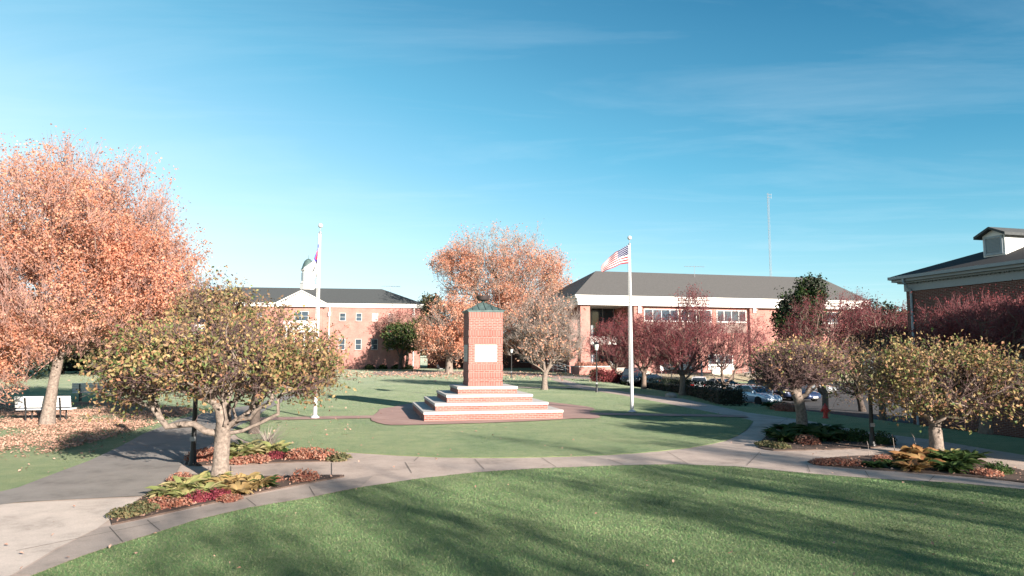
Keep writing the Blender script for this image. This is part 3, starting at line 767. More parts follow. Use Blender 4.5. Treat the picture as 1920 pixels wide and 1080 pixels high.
# --- library with columned corner porch
lib = thing('brick_library', 'wide red brick building with taupe hip roof, white cornice and corner porch', 'building', (LIBO[0], LIBO[1], 0), LIBA)
ff = facade(LIBO, LIBA)
LL, LD, SZ, TZ = 39.3, 24.0, 8.35, 9.5
a_w = ff(1188, 600)[0]
wl = MB().box(a_w, LL, .25, LD, -1.6, SZ).box(0.15, a_w, 10.0, LD, -.5, SZ).build('wall', M['brick_far'], lib)
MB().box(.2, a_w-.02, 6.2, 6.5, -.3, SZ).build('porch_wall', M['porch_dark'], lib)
pg = MB()
for i in range(5):
    x = .6+i*(a_w-.8)/4; pg.box(x-.05, x+.05, 6.1, 6.2, 0, SZ)
pg.box(.3, a_w-.1, 6.1, 6.2, 3.9, 4.2); pg.build('porch_mullion', M['greymetal'], lib)
MB().box(.4, a_w-.1, 6.15, 6.19, .1, SZ-.2).build('porch_glass', M['glass'], lib)
MB().box(1.2, a_w-.05, 2.6, 2.75, 3.6, 4.6).build('porch_balcony', M['white'], lib)
for y in (0, 4.4):
    c = MB().box(0, 1.22, y, y+1.22, -.2, SZ).build('column', M['brick_far'], lib)
MB().box(a_w, a_w+1.15, -.12, .25, -.3, SZ).build('pilaster', M['brick_far'], lib)
for p0_, p1_ in ((1405.5, 1421), (1500, 1514)):
    a, b_ = ff(p0_, 600)[0], ff(p1_, 600)[0]
    MB().box(a, b_, -.12, .25, -1.6, SZ).build('pilaster', M['brick_far'], lib)
co_ = MB()
for i, (o_, za, zb_) in enumerate(((.45, SZ, SZ+.38), (.62, SZ+.38, SZ+.78), (.85, SZ+.78, TZ-.12), (1.0, TZ-.12, TZ))):
    co_.box(-o_, LL+o_, -o_, LD+o_, za, zb_)
co_.build('cornice', M['white'], lib)
rp0, rp1 = D(1120, 508.3, 94.0), D(1536, 516, 103.0)
def to_local(P):
    d = np.array(P[:2])-LIBO; return d[0]*math.cos(LIBA)+d[1]*math.sin(LIBA), -d[0]*math.sin(LIBA)+d[1]*math.cos(LIBA)
l0, l1 = to_local(rp0), to_local(rp1)
hip_roof(-1.05, LL+1.05, -1.05, LD+1.05, l0[0], l1[0], 11.5, TZ, 14.0, 'roof', 'roof_tan', lib)
for p0_, p1_ in ((1209,1274), (1278,1336), (1345,1401), (1428,1492), (1520, 1575)):
    a, zt = ff(p0_, 580.0); b_, zb_ = ff(p1_, 598.5)
    if p0_ in (1428,): continue
    window(lib, a, b_, 6.5, 8.0, 4, 1, y=.25, fw=.085, sill='white'); MB().box(a+.05, b_-.05, .17, .25, 5.1, 6.36).build('spandrel_panel', M['spandrel'], lib)
for p0_, p1_ in ((1246,1296), (1330,1376)):
    a, b_ = ff(p0_, 670)[0], ff(p1_, 670)[0]
    window(lib, a, b_, 1.1, 2.35, 3, 1, y=.25, fw=.08, sill='white')
    MB().box(a-.1, b_+.1, .1, .25, .45, 1.0).build('spandrel_panel', M['white'], lib)
for p_ in (1198, 1413):
    a, z_ = ff(p_, 581)
    MB().box(a-.2, a+.2, -.28, -.121, z_-.42, z_+.42).build('wall_lamp', M['white'], lib, bevel=.03)
aerial(1302, 500, 96, 'rooftop antenna on the long taupe roof ridge', .9)
# planter, porch steps and rails in front
def at_lib(a, b, z=0): return (LIBO[0]+a*math.cos(LIBA)-b*math.sin(LIBA), LIBO[1]+a*math.sin(LIBA)+b*math.cos(LIBA), z)
pt = thing('brick_planter', 'low brick planter wall with pale coping in front of the porch column', 'planter', at_lib(-1.35, -3.4), LIBA)
MB().box(0, 4.1, 0, 3.2, -.1, .92).build('wall', M['brick_far'], pt)
MB().box(-.06, 4.16, -.06, 3.26, .92, 1.02).build('coping', M['lime'], pt)
stp = thing('porch_steps', 'pale concrete steps rising to the library porch', 'steps', at_lib(2.9, -3.4), LIBA)
for i in range(5): MB().box(0, 4.6, i*.36, 3.4, i*.16, i*.16+.16).build('step', M['concrete2'], stp)
def handrail(a, b, ln, rise, z, label, rz=0.0, mat='white'):
    t = thing('handrail', label, 'handrail', at_lib(a, b, z), LIBA+rz, 'handrails at the library porch')
    m_ = MB().path([(0,0,.0),(0,0,.92),(0,ln,.92+rise),(0,ln,rise)], .028, 6); m_.build('rail', M[mat], t)
    MB().path([(0,0,.5),(0,ln,.5+rise)], .02, 6).tube((0,ln/2,rise/2), (0,ln/2,.92+rise/2), .02, n=6).build('mid_rail', M[mat], t)
handrail(3.0, -3.5, 1.8, .75, 0, 'white sloping handrail at the left of the porch steps')
handrail(5.6, -3.5, 1.8, .75, 0, 'white sloping handrail at the right of the porch steps')
handrail(-1.6, -1.2, 3.4, 1.0, 0, 'long white handrail on the ramp left of the brick planter', R(62))
handrail(-2.0, -.3, 3.0, .5, 0, 'white handrail behind the long one left of the planter', R(70))
# ramp fence at the right
rf0 = at_lib(ff(1368, 690)[0], -3.0); 
tt = thing('ramp_fence', 'grey metal railing along the ramp by the library', 'fence', (rf0[0], rf0[1], float(Z(rf0[0], rf0[1]))), LIBA)
m_ = MB(); 
for i in range(8): m_.tube((i*.85,0,0), (i*.85,0,1.25+i*.06), .03, n=6)
m_.tube((0,0,1.25),(5.95,0,1.25+.42),.03,n=6).tube((0,0,.2),(5.95,0,.62),.025,n=6)
m_.build('rail_frame', M['greymetal'], tt)
m2 = MB()
for i in range(56): m2.tube((i*.106,0,.2+i*.0075),(i*.106,0,1.25+i*.0075),.009,n=4)
m2.build('bars', M['greymetal'], tt)
rw_ = thing('ramp_wall', 'white retaining wall below the library window', 'wall', (*at_lib(ff(1316, 690)[0], -2.6)[:2], -1.6), LIBA)
MB().box(0, 2.6, 0, .3, 0, 2.5).build('wall_panel', M['white'], rw_)
MB().box(-.05, 2.65, -.04, .34, 2.5, 2.58).build('coping', M['lime'], rw_)
# --- low wing between the two, in the trees' shade
lo = thing('service_wing', 'low dark brick wing seen under the orange trees', 'building', (-14.0, 113.0, 0), R(6))
MB().box(0, 24, 0, 8, -.2, 3.1).build('wall', M['brick_shaded'], lo)
MB().box(-.3, 24.3, -.3, 8.3, 3.1, 3.4).build('roof_edge', M['roof_dark'], lo)
for x in (3.5, 9.0, 15.5): window(lo, x, x+1.6, .9, 2.2, 2, 1)
MB().box(20.0, 21.1, -.06, .01, 0, 2.2).build('door', M['greymetal'], lo)

# --- right brick building, its long wall in shade
RBR = R(14.3); RBO = (18.7, 32.0); RZ0 = -1.15
rb = thing('brick_annex', 'one storey brick building with black roof, white eaves and a louvered dormer', 'building', (*RBO, 0), RBR)
EZ2 = 5.82
MB().box(0, 14, -24, 0, RZ0-.4, EZ2).build('wall', M['brick_shaded'], rb)
c_ = MB().box(-.06, 14.06, -24.06, .06, EZ2-.35, EZ2+.02)
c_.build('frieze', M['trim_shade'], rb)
d_ = MB()
for i in range(118): y = -23.9+i*.203; d_.box(-.12, -.06, y, y+.1, EZ2-.02, EZ2+.08)
d_.box(-.08, -.055, -23.9, .05, EZ2+.075, EZ2+.095)
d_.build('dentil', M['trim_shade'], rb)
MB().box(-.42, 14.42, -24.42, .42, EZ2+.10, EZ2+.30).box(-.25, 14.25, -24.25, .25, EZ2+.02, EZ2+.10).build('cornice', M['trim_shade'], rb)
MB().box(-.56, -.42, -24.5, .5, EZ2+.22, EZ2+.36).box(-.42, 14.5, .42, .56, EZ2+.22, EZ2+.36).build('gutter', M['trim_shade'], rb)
# unseen taller wing added to the annex so its shadow covers the walk
MB().box(-.8, 9.0, -35.0, -24.02, RZ0-.4, 8.4).build('shade_wing_wall', M['brick_shaded'], rb)
MB().box(-1.1, 9.3, -35.3, -23.7, 8.4, 8.75).build('shade_wing_cornice', M['trim_shade'], rb)
hip_roof(-1.3, 9.5, -35.5, -23.5, -31.5, -27.5, 4.1, 8.75, 10.4, 'shade_wing_roof', 'roof_dark', rb, axis='y')
for t_ in (26.0, 28.6, 31.2, 33.4):
    window(rb, -t_-1.0, -t_, .9, 2.9, 2, 3, y=-.8, axis='y', fw=.07, sill='lime'); window(rb, -t_-1.0, -t_, 4.9, 6.9, 2, 3, y=-.8, axis='y', fw=.07, sill='lime')
PT = .365; ZE = EZ2+.36
hip_roof(-.5, 14.5, -24.5, .5, -17, -7, 7, ZE, ZE+PT*7.5, 'roof', 'roof_dark', rb, axis='y')
MB().path([(-.49,-.35,EZ2+.25),(-.49,-.35,EZ2+.05),(-.08,-.35,EZ2-.35),(-.08,-.35,RZ0)], .055, 8).build('downspout', M['louver'], rb)
dm0, yc = .85, -3.85
dz = ZE+PT*(dm0+.5)
dor = MB().add([(dm0,yc-.5,dz-.05),(dm0,yc+.5,dz-.05),(dm0,yc+.5,dz+.95),(dm0,yc-.5,dz+.95),(5,yc-.5,dz-.05),(5,yc+.5,dz-.05),(5,yc+.5,dz+.95),(5,yc-.5,dz+.95),(dm0,yc,dz+1.14),(5,yc,dz+1.14)],
    [(0,1,2,8,3),(4,7,9,6,5),(0,3,7,4),(1,5,6,2),(3,8,9,7),(2,6,9,8),(0,4,5,1)]).build('dormer', M['white'], rb)
drf = MB()
for sgn in (-1, 1):
    ya = yc+sgn*.72
    drf.add([(dm0-.25,ya,dz+.80),(dm0-.25,yc,dz+1.155),(5,yc,dz+1.155),(5,ya,dz+.80),(dm0-.25,ya,dz+.92),(dm0-.25,yc,dz+1.25),(5,yc,dz+1.25),(5,ya,dz+.92)], [(0,1,2,3),(4,7,6,5),(0,4,5,1),(3,2,6,7),(0,3,7,4),(1,5,6,2)])
drf.build('dormer_roof', M['roof_slate'], dor)
lv = MB().box(dm0-.05, dm0, yc-.42, yc-.34, dz+.05, dz+.85).box(dm0-.05, dm0, yc+.34, yc+.42, dz+.05, dz+.85).box(dm0-.05, dm0, yc-.34, yc+.34, dz+.77, dz+.85).box(dm0-.05, dm0, yc-.34, yc+.34, dz+.05, dz+.12)
for i in range(11):
    z_ = dz+.14+i*.057
    lv.add([(dm0-.04,yc-.34,z_),(dm0-.04,yc+.34,z_),(dm0-.004,yc+.34,z_+.045),(dm0-.004,yc-.34,z_+.045),(dm0-.035,yc-.34,z_-.008),(dm0-.035,yc+.34,z_-.008)], [(0,1,2,3),(0,4,5,1)])
lv.build('louver', M['louver'], dor)
sd = MB()
for i in range(8):
    z_ = dz+.0+i*.12; sd.box(dm0+.02, 5, yc-.512+i*.0005, yc-.50, z_, z_+.008)
sd.build('siding_line', M['louver'], dor)
for t_ in (2.0, 5.2, 9.0, 13.0):
    window(rb, -t_-1.1, -t_, .9, 2.9, 2, 3, y=0, axis='y', fw=.07, sill='lime')
# window() lays axis-y windows on the plane x = 0, outside is towards -x

# ------------------------------------------------------------------ street furniture
def lamp_post(px, py, label, h=3.2):
    x, y, z = GT(px, py)
    t = thing('lamp_post', label, 'lamp post', (x, y, z), 0, 'black lamp posts along the walks')
    MB().lathe([(.10,0),(.10,.06),(.08,.10),(.07,.30),(.055,.36)], 12).build('base', M['black'], t, smooth=True)
    MB().lathe([(.055,.3),(.052,1.0),(.043,h-.55),(.06,h-.53),(.06,h-.47)], 12).build('pole', M['black'], t, smooth=True)
    l = MB().lathe([(.10,h-.47),(.17,h-.12),(.17,h-.10)], 10).build('lantern', M['frosted'], t)
    c = MB().lathe([(.20,h-.10),(.20,h-.08),(.10,h+.02),(.03,h+.05),(.015,h+.12)], 10).build('lantern_cap', M['black'], t)
    MB().box(-.06,.06,-.07,-.05,.55,.65).build('access_plate', M['greymetal'], t)
    return t
lamp_post(361, 873, 'black lamp post behind the gnarled tree at the path corner', 3.3)
lamp_post(1119, 736, 'black lamp post with pale lantern beside the walk to the library')
lamp_post(959, 708.5, 'black lamp post far behind the monument under orange leaves', 3.0)
lamp_post(1636, 838, 'black lamp post between the two flower beds on the right', 2.55)

def bench(px, py, rz, label, wd=1.85):
    x, y, z = GT(px, py)
    t = thing('park_bench', label, 'bench', (x, y, z+.01), rz, 'white slatted park benches')
    for sx in (-wd*.31, wd*.31):
        f = MB()
        f.path([(sx,.02,0),(sx,-.02,.42),(sx,-.16,.88)], .03, 6).path([(sx,.48,0),(sx,.46,.40),(sx,-.0,.40)], .028, 6)
        f.path([(sx,-.06,.62),(sx,.45,.63),(sx,.46,.4)], .022, 6).box(sx-.05,sx+.05,-.06,.08,0,.03).box(sx-.05,sx+.05,.42,.56,0,.03)
        f.build('bench_frame', M['black'], t)
    s = MB()
    for i in range(4): s.box(-wd/2, wd/2, .02+i*.12, .12+i*.12, .425, .465)
    s.build('seat', M['bench_white'], t)
    b_ = MB()
    for i in range(4):
        z_ = .52+i*.105; yy = -.03-.033*i
        b_.add([(-wd/2,yy,z_),(wd/2,yy,z_),(wd/2,yy-.026,z_+.088),(-wd/2,yy-.026,z_+.088),(-wd/2,yy+.03,z_+.008),(wd/2,yy+.03,z_+.008),(wd/2,yy+.004,z_+.096),(-wd/2,yy+.004,z_+.096)],
               [(0,1,2,3),(4,7,6,5),(0,4,5,1),(3,2,6,7),(0,3,7,4),(1,5,6,2)])
    b_.build('backrest', M['bench_white'], t)
bench(80, 791, R(11), 'white slatted bench seen from behind at the foot of the orange tree')
bench(822, 697.5, R(-75), 'small white bench far off on the lawn left of the monument')
bench(172, 752, R(24), 'white bench in deep shade behind the leaf covered ground', 1.8)

hx, hy, hz = GT(1548, 784)
hy_t = thing('fire_hydrant', 'red fire hydrant on the shaded grass', 'hydrant', (hx, hy, hz), scale=.72)
MB().lathe([(.17,0),(.17,.05),(.12,.06),(.115,.10),(.12,.50),(.15,.51),(.15,.56),(.13,.57),(.125,.62),(.10,.69),(.055,.73),(.03,.74),(.03,.80)], 18).build('barrel', M['hydrant'], hy_t, smooth=True)
MB().tube((-.2,0,.42),(.2,0,.42),.055,n=12).tube((-.225,0,.42),(-.17,0,.42),.07,n=8).tube((.17,0,.42),(.225,0,.42),.07,n=8).build('side_outlet', M['hydrant'], hy_t)
MB().tube((0,0,.40),(0,-.19,.40),.075,n=12).tube((0,-.17,.40),(0,-.215,.40),.09,n=8).build('front_outlet', M['hydrant'], hy_t)

sx_, sy_, sz_ = GT(1240.5, 707)
sg = thing('notice_sign', 'small white sign on a post by the parking spaces', 'sign', (sx_, sy_, sz_), R(6))
MB().box(-.03,.03,-.02,.02,0,.95).build('post', M['white'], sg); MB().box(-.2,.2,-.05,-.02,.72,1.3).build('sign_panel', M['sign'], sg)
wx, wy, wz = GT(1316, 712)
wp = thing('utility_post', 'grey post beside the white retaining wall', 'post', (wx, wy, wz))
MB().lathe([(.12,0),(.11,2.4)], 10).build('shaft', M['greymetal'], wp); MB().lathe([(.13,2.4),(.13,2.46),(.01,2.5)], 10).build('cap', M['greymetal'], wp)
ylamp = GT(1259, 712)
t = thing('light_pole', 'thin dark pole standing among the crimson trees', 'pole', ylamp)
MB().lathe([(.06,0),(.045,5.2)], 8).build('pole', M['black'], t); MB().lathe([(.1,0),(.1,.12)], 8).build('base', M['black'], t)

def rock(px, py, s, seed, label):
    x, y, z = GT(px, py); rng = np.random.default_rng(seed)
    bm = bmesh.new(); bmesh.ops.create_icosphere(bm, subdivisions=3, radius=s)
    dirs = rng.normal(size=(5, 3)); dirs /= np.linalg.norm(dirs, axis=1)[:, None]
    for v in bm.verts:
        n = np.array(v.co)/s; k = 1.0
        for d in dirs: k -= .28*max(0, n@d-.62)/.38
        v.co *= k; v.co.z *= .62
    me = bpy.data.meshes.new('boulder'); bm.to_mesh(me); bm.free(); me.materials.append(M['rock'])
    o = link('boulder', me); o.location = (x, y, z+s*.2); o.rotation_euler.z = seed
    tag(o, label, 'rock', 'boulders on the bank')
for i, (px, py, s, lab) in enumerate(((1402,706,.6,'tan boulder at the foot of the ramp railing'),(1412,709,.42,'small boulder right of the tan one below the ramp railing'),(1427,705,.5,'rounded boulder near the right end of the ramp'),(1258,745,.35,'pale rock lying in the shade before the hedge'))):
    rock(px, py, s, i+3, lab)

# distant lattice mast
mx_, my_ = D(1448, 600, 420)[:2]
ms = thing('radio_mast', 'tall pale lattice radio mast far beyond the library', 'mast', (mx_, my_, 0))
top = D(1446, 362, 420)[2]; m_ = MB(); hw = .62
for k in range(3):
    a = 2*PI*k/3; m_.tube((hw*math.cos(a), hw*math.sin(a), 0), (hw*math.cos(a), hw*math.sin(a), top), .085, n=4)
nseg = 60
for i in range(nseg):
    z0_, z1_ = top*i/nseg, top*(i+1)/nseg
    for k in range(3):
        a, b_ = 2*PI*k/3, 2*PI*(k+1)/3
        m_.tube((hw*math.cos(a),hw*math.sin(a),z0_),(hw*math.cos(b_),hw*math.sin(b_),z1_),.04,n=3)
m_.build('lattice', M['mast'], ms)
b_ = MB()
for zz_ in (top-1.2, top-3.0): b_.tube((0,0,zz_),(2.0,0,zz_+.2),.14,n=5).tube((2.0,0,zz_-.5),(2.0,0,zz_+.8),.1,n=5)
b_.build('antenna_arm', M['greymetal'], ms)

# ------------------------------------------------------------------ cars
def loft(mb, secs, mi=0, cap=True):
    n = len(secs[0]); vs = [p for s in secs for p in s]; fs = []
    for i in range(len(secs)-1):
        for k in range(n): fs.append((i*n+k, i*n+(k+1)%n, (i+1)*n+(k+1)%n, (i+1)*n+k))
    if cap: fs += [tuple(range(n-1,-1,-1)), tuple(range((len(secs)-1)*n, len(secs)*n))]
    mb.add(vs, fs, mi)
SEDAN = dict(st=[(-2.34,.30,.62,.66),(-2.28,.24,.86,.80),(-1.9,.2,.97,.87),(-1.3,.19,.98,.90),(0,.18,.96,.905),(.9,.19,.95,.90),(1.5,.2,.88,.88),(2.0,.22,.78,.84),(2.27,.26,.66,.74),(2.36,.32,.52,.60)],
             gh=(-1.75,-1.0,.20,1.15,.95,1.44,.80,.60), wx=(1.42,-1.38), wr=.32)
SUV = dict(st=[(-2.3,.42,.80,.74),(-2.26,.34,1.06,.86),(-1.9,.28,1.12,.92),(-1.2,.27,1.12,.94),(0,.26,1.10,.945),(.9,.27,1.09,.94),(1.5,.28,1.04,.92),(2.0,.32,.97,.88),(2.26,.38,.86,.80),(2.34,.44,.62,.66)],
           gh=(-2.18,-1.9,.25,1.05,1.08,1.70,.84,.66), wx=(1.42,-1.36), wr=.38)
def car(spec, paint, x, y, z, head, label):
    t = thing('parked_car', label, 'car', (x, y, z), head, 'cars in the parking lot')
    b_ = MB(); secs = []
    for X, zb_, zt, hwid in spec['st']:
        h_ = zt-zb_
        ring = [(hwid*.86,zb_),(hwid*.97,zb_+h_*.18),(hwid,zb_+h_*.5),(hwid*.975,zb_+h_*.8),(hwid*.88,zt-.015),(hwid*.6,zt+.012),(0,zt+.02)]
        pts = [(X,a,c) for a,c in ring]+[(X,-a,c) for a,c in ring[-2::-1]]
        secs.append(pts)
    loft(b_, secs)
    x0,x1,x2,x3,zbelt,zroof,wb,wt = spec['gh']
    # roof skin and pillars are bodywork
    rs = []
    for X, zz_, ww in ((x1-.12,zroof-.07,wt*.96),(x1+.1,zroof-.01,wt),((x1+x2)/2,zroof+.02,wt*1.03),(x2-.1,zroof-.005,wt),(x2+.12,zroof-.06,wt*.96)):
        rs.append([(X,ww,zz_-.05),(X,ww*.97,zz_),(X,ww*.5,zz_+.03),(X,-ww*.5,zz_+.03),(X,-ww*.97,zz_),(X,-ww,zz_-.05)])
    loft(b_, rs)
    for s in (1,-1):
        for (xa,xb,r_) in ((x0,x1,.055),(x3,x2,.045),((x0+x3)/2-.2,(x1+x2)/2-.1,.045)):
            b_.tube((xa,s*wb*.99,zbelt-.02),(xb,s*wt*.99,zroof-.04),r_,n=6)
        b_.box((x2+x3)/2+.15,(x2+x3)/2+.32,s*.90-.0 if s>0 else -1.06,s*.90+.16 if s>0 else -.90,zbelt-.02,zbelt+.13)
    body = b_.build('body', M[paint], t, smooth=True)
    g = MB()
    bot = [(x0,wb),(x3,wb),(x3,-wb),(x0,-wb)]; tp = [(x1,wt),(x2,wt),(x2,-wt),(x1,-wt)]
    mid = [((a[0]*.5+c[0]*.5)+(-.04 if a[0] < 0 else .05), (a[1]*.48+c[1]*.52)*1.03) for a, c in zip(bot, tp)]
    g.add([(*p,zbelt-.05) for p in bot]+[(*p,(zbelt+zroof)/2) for p in mid]+[(*p,zroof-.02) for p in tp], [(0,1,5,4),(1,2,6,5),(2,3,7,6),(3,0,4,7),(4,5,9,8),(5,6,10,9),(6,7,11,10),(7,4,8,11),(8,9,10,11)])
    g.build('window_glass', M['carglass'], t, smooth=False)
    hwm = spec['st'][4][3]
    for wx_ in spec['wx']:
        for s in (1,-1):
            r_ = spec['wr']
            wh = MB().lathe([(r_*.62,-.11),(r_*.9,-.11),(r_,-.08),(r_,.08),(r_*.9,.11),(r_*.62,.11)], 20, axis='y').build('wheel', M['tyre'], t)
            wh.location = (wx_, s*(hwm-.08), r_)
            MB().lathe([(.001,-.10),(r_*.2,-.105),(r_*.62,-.085),(r_*.64,.085),(r_*.2,.105),(.001,.10)], 14, axis='y').build('rim', M['rim'], wh)
            MB().lathe([(r_*1.0,-.02),(r_*1.16,-.02),(r_*1.16,.02),(r_*1.0,.02)], 22, (wx_, s*(hwm-.01), r_), axis='y').build('wheel_arch', M['tyre'], t)
    fx, fz, fw = spec['st'][-2][0], spec['st'][-2][2], spec['st'][-2][3]
    for s in (1,-1):
        MB().add([(fx-.22,s*(fw*1.08),fz-.02),(fx+.03,s*fw*.72,fz-.03),(fx+.05,s*fw*.72,fz-.16),(fx-.16,s*(fw*1.10),fz-.17),(fx-.3,s*fw*.9,fz-.05),(fx-.3,s*fw*.9,fz-.15)],
                 [(0,1,2,3),(0,4,1),(3,2,5),(0,3,5,4),(1,4,5,2)]).build('headlight', M['lamp_clear'], t)
        rx, rzt, rw2 = spec['st'][0][0], spec['st'][1][2], spec['st'][1][3]
        MB().box(rx-.01, rx+.18, s*rw2*.55 if s>0 else -rw2*1.0, s*rw2*1.0 if s>0 else -rw2*.55, rzt-.26, rzt-.10).build('tail_light', M['lamp_red'], t, bevel=.02)
    MB().box(fx+.0, fx+.07, -fw*.45, fw*.45, fz-.20, fz-.08).box(fx+.03, fx+.10, -fw*.6, fw*.6, fz-.42, fz-.33).build('grille', M['black'], t)
    MB().box(fx+.09, fx+.11, -.26, .26, fz-.34, fz-.20).build('number_plate', M['sign'], t)
    return t
M['p_silver'] = mat_paint('silver_paint', (.52,.54,.56)); M['p_steel'] = mat_paint('steel_blue_paint', (.42,.52,.62))
M['p_navy'] = mat_paint('navy_paint', (.025,.04,.09)); M['p_black'] = mat_paint('black_paint', (.012,.013,.016))
M['p_white'] = mat_paint('white_car_paint', (.75,.75,.74)); M['p_grey'] = mat_paint('grey_paint', (.30,.31,.32))
def car_at(px, Y, **k):
    x = ray(px, 661)[0]*Y; return dict(x=float(x), y=Y, z=float(Z(x, Y))+.02)
HD = math.atan2(-.969, .247)
CARS = [(SEDAN,'p_steel',1409,55.0,HD+R(8),'steel blue sedan parked at the end of the dark hedge, nose to the lawn'),
        (SUV,'p_navy',1444,60.0,HD+R(14),'dark blue suv parked behind the steel blue sedan'),
        (SEDAN,'p_navy',1482,59.0,HD+R(10),'dark navy sedan in deep shade right of the suv'),
        (SEDAN,'p_silver',1308,70.5,HD+PI-R(30),'silver sedan with red tail lights beyond the hedge'),
        (SEDAN,'p_grey',1353,69.0,HD+R(22),'grey sedan parked next to the silver one, facing the lawn'),
        (SUV,'p_black',1184,64.0,HD+R(-30),'black suv beside the crimson bushes, left end of the lot'),
        (SEDAN,'p_black',1216,62.0,HD+R(12),'black sedan with lit sunny roof near the small sign'),
        (SEDAN,'p_white',1514,68.0,HD+R(30),'white sedan glimpsed through the bare twiggy tree')]
for sp_, pa, px, Y, hd, lab in CARS: car(sp_, pa, head=hd, label=lab, **car_at(px, Y))

# ------------------------------------------------------------------ trees
def unit(v): return v/np.maximum(np.linalg.norm(v, axis=-1, keepdims=True), 1e-9)
def blob_points(rng, blobs):
    out = []
    for b in blobs:
        cx, cy, cz, rx, ry, rz, n = b[:7]; shell = b[7] if len(b) > 7 else 1.2; zmin = b[8] if len(b) > 8 else -1.0
        d = unit(rng.normal(size=(n*3, 3))); d = d[d[:, 2] > zmin][:n]
        r = rng.random(len(d))**(1/(3*shell))
        # lumpy outline
        ph = rng.random(6)*6.28
        lump = 1+.15*np.sin(3*np.arctan2(d[:,1], d[:,0])+ph[0])*np.cos(2*d[:,2]*3+ph[1])+.11*np.sin(7*np.arctan2(d[:,1], d[:,0])+ph[2]+5*d[:,2])
        out.append(np.array([cx,cy,cz])+d*(r*lump)[:, None]*np.array([rx,ry,rz]))
    return np.vstack(out)
def skeleton(rng, lines, tips, alpha=.55, step=.4, jit=.08, bow=.12, start=0):
    cap = 40000
    P = np.zeros((cap, 3)); par = np.full(cap, -1, int); pl_ = np.zeros(cap); n = 0
    for li, L in enumerate(lines):
        for i, p in enumerate(L):
            p = np.array(p, float)
            if i == 0 and li > 0:
                j = int(np.argmin(np.linalg.norm(P[:n]-p, axis=1))); prev = j; continue
            P[n] = p
            if n > 0 and not (li == 0 and i == 0):
                pr = n-1 if (i > 0 and not (li > 0 and i == 1)) else prev
                par[n] = pr; pl_[n] = pl_[pr]+np.linalg.norm(P[n]-P[pr])
            n += 1
    ntr = n
    top = P[len(lines[0])-1]
    order = np.argsort(np.linalg.norm(tips-top, axis=1)); tipn = []
    for k in order:
        p = tips[k]
        d = np.linalg.norm(P[start:n]-p, axis=1); c = d+alpha*pl_[start:n]
        j = start+int(np.argmin(c)); L = d[j-start]; m = max(1, int(L/step)); a = P[j].copy(); prev = j
        sidev = rng.normal(size=3)*jit*L
        for i in range(1, m+1):
            t = i/m
            q = a+(p-a)*t+np.array([0,0,bow*L])*4*t*(1-t)*.5+sidev*math.sin(PI*t)
            if i < m: q = q+rng.normal(size=3)*jit*step
            P[n] = q; par[n] = prev; pl_[n] = pl_[prev]+np.linalg.norm(q-P[prev]); prev = n; n += 1
        tipn.append(prev)
    return P[:n], par[:n], np.array(tipn), ntr
def limb_mesh(P, par, rad, tip_keep):
    n = len(P); kids = [[] for _ in range(n)]
    for i in range(n):
        if par[i] >= 0: kids[par[i]].append(i)
    chains = []; stack = [(0, -1)]
    while stack:
        s, frm = stack.pop(); ch = [s]; c = s
        while kids[c]:
            ks = sorted(kids[c], key=lambda k: -rad[k]); c2 = ks[0]
            for o in ks[1:]: stack.append((o, c))
            ch.append(c2); c = c2
        chains.append((frm, ch))
    A = ([], [], 0), ([], [], 0)
    acc = [[[], [], 0], [[], [], 0]]
    for frm, ch in chains:
        idx = ([frm] if frm >= 0 else [])+ch
        pts = P[idx]; r = rad[idx].copy()
        if frm >= 0: r[0] = min(r[0]*.9, r[1]*1.25)
        if len(idx) < 2: continue
        big = r.max(); k = 10 if big > .12 else 7 if big > .05 else 5 if big > .02 else 3
        r[-1] *= .55
        tg = np.gradient(pts, axis=0); tg = unit(tg)
        ref = np.array([.31,.52,.79]) if abs(tg[0] @ np.array([.31,.52,.79])) < .9 else np.array([1.,0,0])
        u = unit(np.cross(tg, ref)); v = np.cross(tg, u)
        an = np.arange(k)*2*PI/k
        ring = pts[:, None]+r[:, None, None]*(np.cos(an)[None, :, None]*u[:, None]+np.sin(an)[None, :, None]*v[:, None])
        m = len(idx); ii = (np.arange(m-1)[:, None]*k+np.arange(k)[None, :]); jj = (np.arange(m-1)[:, None]*k+(np.arange(k)+1)[None, :]%k)
        f = np.stack([ii, jj, jj+k, ii+k], -1).reshape(-1, 4)
        a = acc[0] if big >= tip_keep else acc[1]
        a[0].append(ring.reshape(-1, 3)); a[1].append(f+a[2]); a[2] += m*k
    return [(np.vstack(a[0]), np.vstack(a[1])) if a[0] else (np.zeros((0, 3)), np.zeros((0, 4), int)) for a in acc]
def cones(rng, base, dirv, ln, r, bend=.15):
    """fine twigs: slender three-sided, in two bent segments"""
    n = len(base); dirv = unit(dirv)
    mid = base+dirv*ln[:, None]*.5+rng.normal(size=(n, 3))*(bend*ln)[:, None]*.4
    end = mid+unit(dirv+rng.normal(size=(n, 3))*bend)*ln[:, None]*.5
    a = unit(np.cross(dirv, rng.normal(size=(n, 3)))); b = np.cross(dirv, a)
    V = []
    for c, rr in ((base, r), (mid, r*.75)):
        for k in range(3):
            an = 2*PI*k/3; V.append(c+(a*math.cos(an)+b*math.sin(an))*np.asarray(rr).reshape(-1, 1))
    V.append(end); V = np.stack(V, 1).reshape(-1, 3)
    o = (np.arange(n)*7)[:, None]
    q = np.vstack([o+np.array([[k, (k+1)%3, 3+(k+1)%3, 3+k]]) for k in range(3)])
    t = np.vstack([o+np.array([[3+k, 3+(k+1)%3, 6]]) for k in range(3)])
    return V, q, t, end, mid
